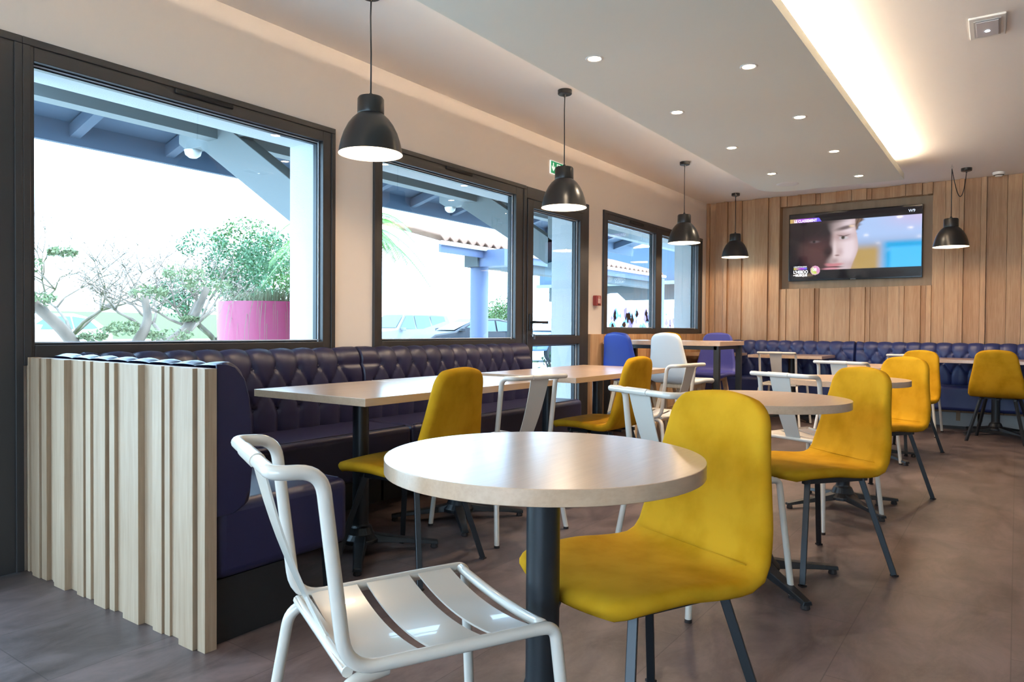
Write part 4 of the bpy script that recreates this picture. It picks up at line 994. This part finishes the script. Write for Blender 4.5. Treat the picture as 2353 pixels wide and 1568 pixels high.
# ------------------------------------------------------------------ parked cars
def car(px, Y, ang, m, label, L_=4.4, Hc=1.48, suv=False):
    p = W2(px, 760, Y); r = empty('parked_car', (p.x, Y, -.05), ang, label, 'car', 'parked cars outside')
    wd = .88; h = Hc
    if suv: side = [(-2.15, .45), (-2.15, .95), (-2.05, 1.05), (-1.95, h-.03), (-1.2, h), (.55, h-.02), (1.05, 1.08), (2.0, .98), (2.15, .80), (2.15, .42)]
    else: side = [(-2.15, .40), (-2.18, .80), (-2.02, .98), (-1.55, h-.14), (-.9, h), (.1, h-.02), (1.05, 1.0), (1.85, .88), (2.15, .68), (2.18, .38)]
    bm = bm_new(); rows = []
    for s in (-1, 1):
        rows.append([bm.verts.new((x*L_/4.36, s*(wd if z < 1.06 else wd-.16*(z-1.0)/.45-.02), z)) for x, z in side])
    n = len(side); bm.faces.new(rows[0]); bm.faces.new(rows[1][::-1])
    for i in range(n): bm.faces.new((rows[0][i], rows[1][i], rows[1][(i+1) % n], rows[0][(i+1) % n]))
    body = link('body', bm, m, r, bevel=.06, seg=3, smooth='auto')
    bm = bm_new()
    for s in (-1, 1):
        if suv: quads = [[(-1.75, 1.08), (-1.7, h-.12), (-.9, h-.10), (-.9, 1.08)], [(-.82, 1.08), (-.82, h-.10), (.0, h-.10), (.0, 1.08)], [(.08, 1.08), (.08, h-.10), (.45, h-.12), (.92, 1.08)]]
        else: quads = [[(-1.6, 1.02), (-1.3, h-.16), (-.75, h-.09), (-.75, 1.0)], [(-.68, 1.0), (-.68, h-.09), (.08, h-.10), (.90, .98)]]
        for q in quads:
            zz = lambda z: wd-.16*max(0, z-1.0)/.45+.004
            bm.faces.new([bm.verts.new((x, s*zz(z), z)) for x, z in q])
    f0, f1 = (side[5], side[6]); y_ = wd-.2
    bm.faces.new([bm.verts.new((x+.03, yy, z)) for x, yy, z in ((side[5][0]+.07, -y_, side[5][1]-.06), (side[5][0]+.07, y_, side[5][1]-.06), (side[6][0]-.03, y_+.05, side[6][1]+.05), (side[6][0]-.03, -y_-.05, side[6][1]+.05))])
    link('car_windows', bm, 'car_glass', r, recalc=False)
    for x in (-1.35, 1.38):
        for s in (-1, 1):
            bm = bm_new(); lathe(bm, [(.001, -.11), (.20, -.11), (.32, -.09), (.325, .09), (.20, .11), (.001, .11)], 24); bmesh.ops.transform(bm, matrix=Matrix.Translation((x, s*(wd-.07), .33)) @ Matrix.Rotation(PI/2, 4, 'X'), verts=bm.verts); w = link('wheel', bm, 'tyre', r, smooth='auto')
            bm = bm_new()
            for k in range(6):
                a = k*PI/3; tube(bm, [(x, s*(wd+.045), .33), (x+.20*math.cos(a), s*(wd+.045), .33+.20*math.sin(a))], .022, 5)
            link('rim', bm, 'alloy', w)
    for s in (-1, 1):
        bm = bm_new(); box(bm, .75, .92, s*(wd+.02)-(.0 if s > 0 else .17), s*(wd+.02)+(.17 if s > 0 else 0), 1.0, 1.12); link('wing_mirror', bm, m, r, bevel=.02)
        bm = bm_new(); box(bm, -2.2, -2.0, s*.62-.14, s*.62+.14, .82, .96); link('tail_light', bm, 'tail_red', r, bevel=.01)
    return r
car(930, 22, math.radians(172), 'car_silver', 'pale silver off-road vehicle seen through the middle window', Hc=1.75, suv=True)
car(1078, 17.2, math.radians(158), 'car_dark', 'dark blue estate car parked behind the canopy column', Hc=1.5)
car(1300, 13.0, math.radians(165), 'car_blue', 'light blue car seen through the glass door', Hc=1.5)
car(70, 24, math.radians(200), 'car_white', 'white car at the left edge of the largest window')
# painted low wall outside the far window
gw = empty('painted_garden_wall', (18.8, 8.5, 0), label='low white garden wall with blue and violet painted shapes outside the far window', cat='garden wall')
bm = bm_new(); prism(bm, [(-2.6, -.05), (2.6, -.05), (2.6, 1.5), (1.6, 1.75), (.6, 1.5), (-.4, 1.55), (-1.2, 1.7), (-2.0, 2.0), (-2.6, 1.9)], 'y', 0, .2); link('masonry', bm, 'graffiti_c', gw)
for mm in ('graffiti_a', 'graffiti_b'):
    bm = bm_new()
    for k in range(34):
        x, z = random.uniform(-2.4, 2.4), random.uniform(.95, 1.55); n = random.choice((4, 5, 6)); s = random.uniform(.05, .16)
        prism(bm, [(x+s*random.uniform(.5, 1.3)*math.cos(2*PI*i/n), z+s*random.uniform(.6, 1.5)*math.sin(2*PI*i/n)) for i in range(n)], 'y', -.006, 0)
    link('painted_shapes', bm, mm, gw)
S(obox('hedge_far', 'leaf_pale', (-40, 70, 60, 61, 0, 2.2)))

# sky portals in the openings keep the daylight clean
for (x0, x1, z0, z1, y, ry) in [(-2.15, .93, .1, 2.12, WY+.09, PI/2), (1.315, 2.856, .955, 2.154, WY+.09, PI/2), (3.347, 4.875, .955, 2.154, WY+.09, PI/2), (5.125, 5.93, .12, 2.075, WY+.09, PI/2), (6.503, 9.03, 1.055, 2.15, WY+.09, PI/2)]:
    a = bpy.data.lights.new('sky_portal', 'AREA'); a.shape = 'RECTANGLE'; a.size = x1-x0; a.size_y = z1-z0; a.cycles.is_portal = True
    o = bpy.data.objects.new('sky_portal', a); C.objects.link(o); o.location = ((x0+x1)/2, y, (z0+z1)/2); o.rotation_euler = (-PI/2 if ry > 0 else PI/2, 0, 0)

a = bpy.data.lights.new('sky_portal', 'AREA'); a.shape = 'RECTANGLE'; a.size = 4.1; a.size_y = 1.8; a.cycles.is_portal = True
o = bpy.data.objects.new('sky_portal', a); C.objects.link(o); o.location = (X0-.1, .85, 1.4); o.rotation_euler = (PI/2, 0, -PI/2)
S(obox('ground_behind', 'gravel', (-30, X0-.2, RY-.2, WY+TH, -.16, -.05)))
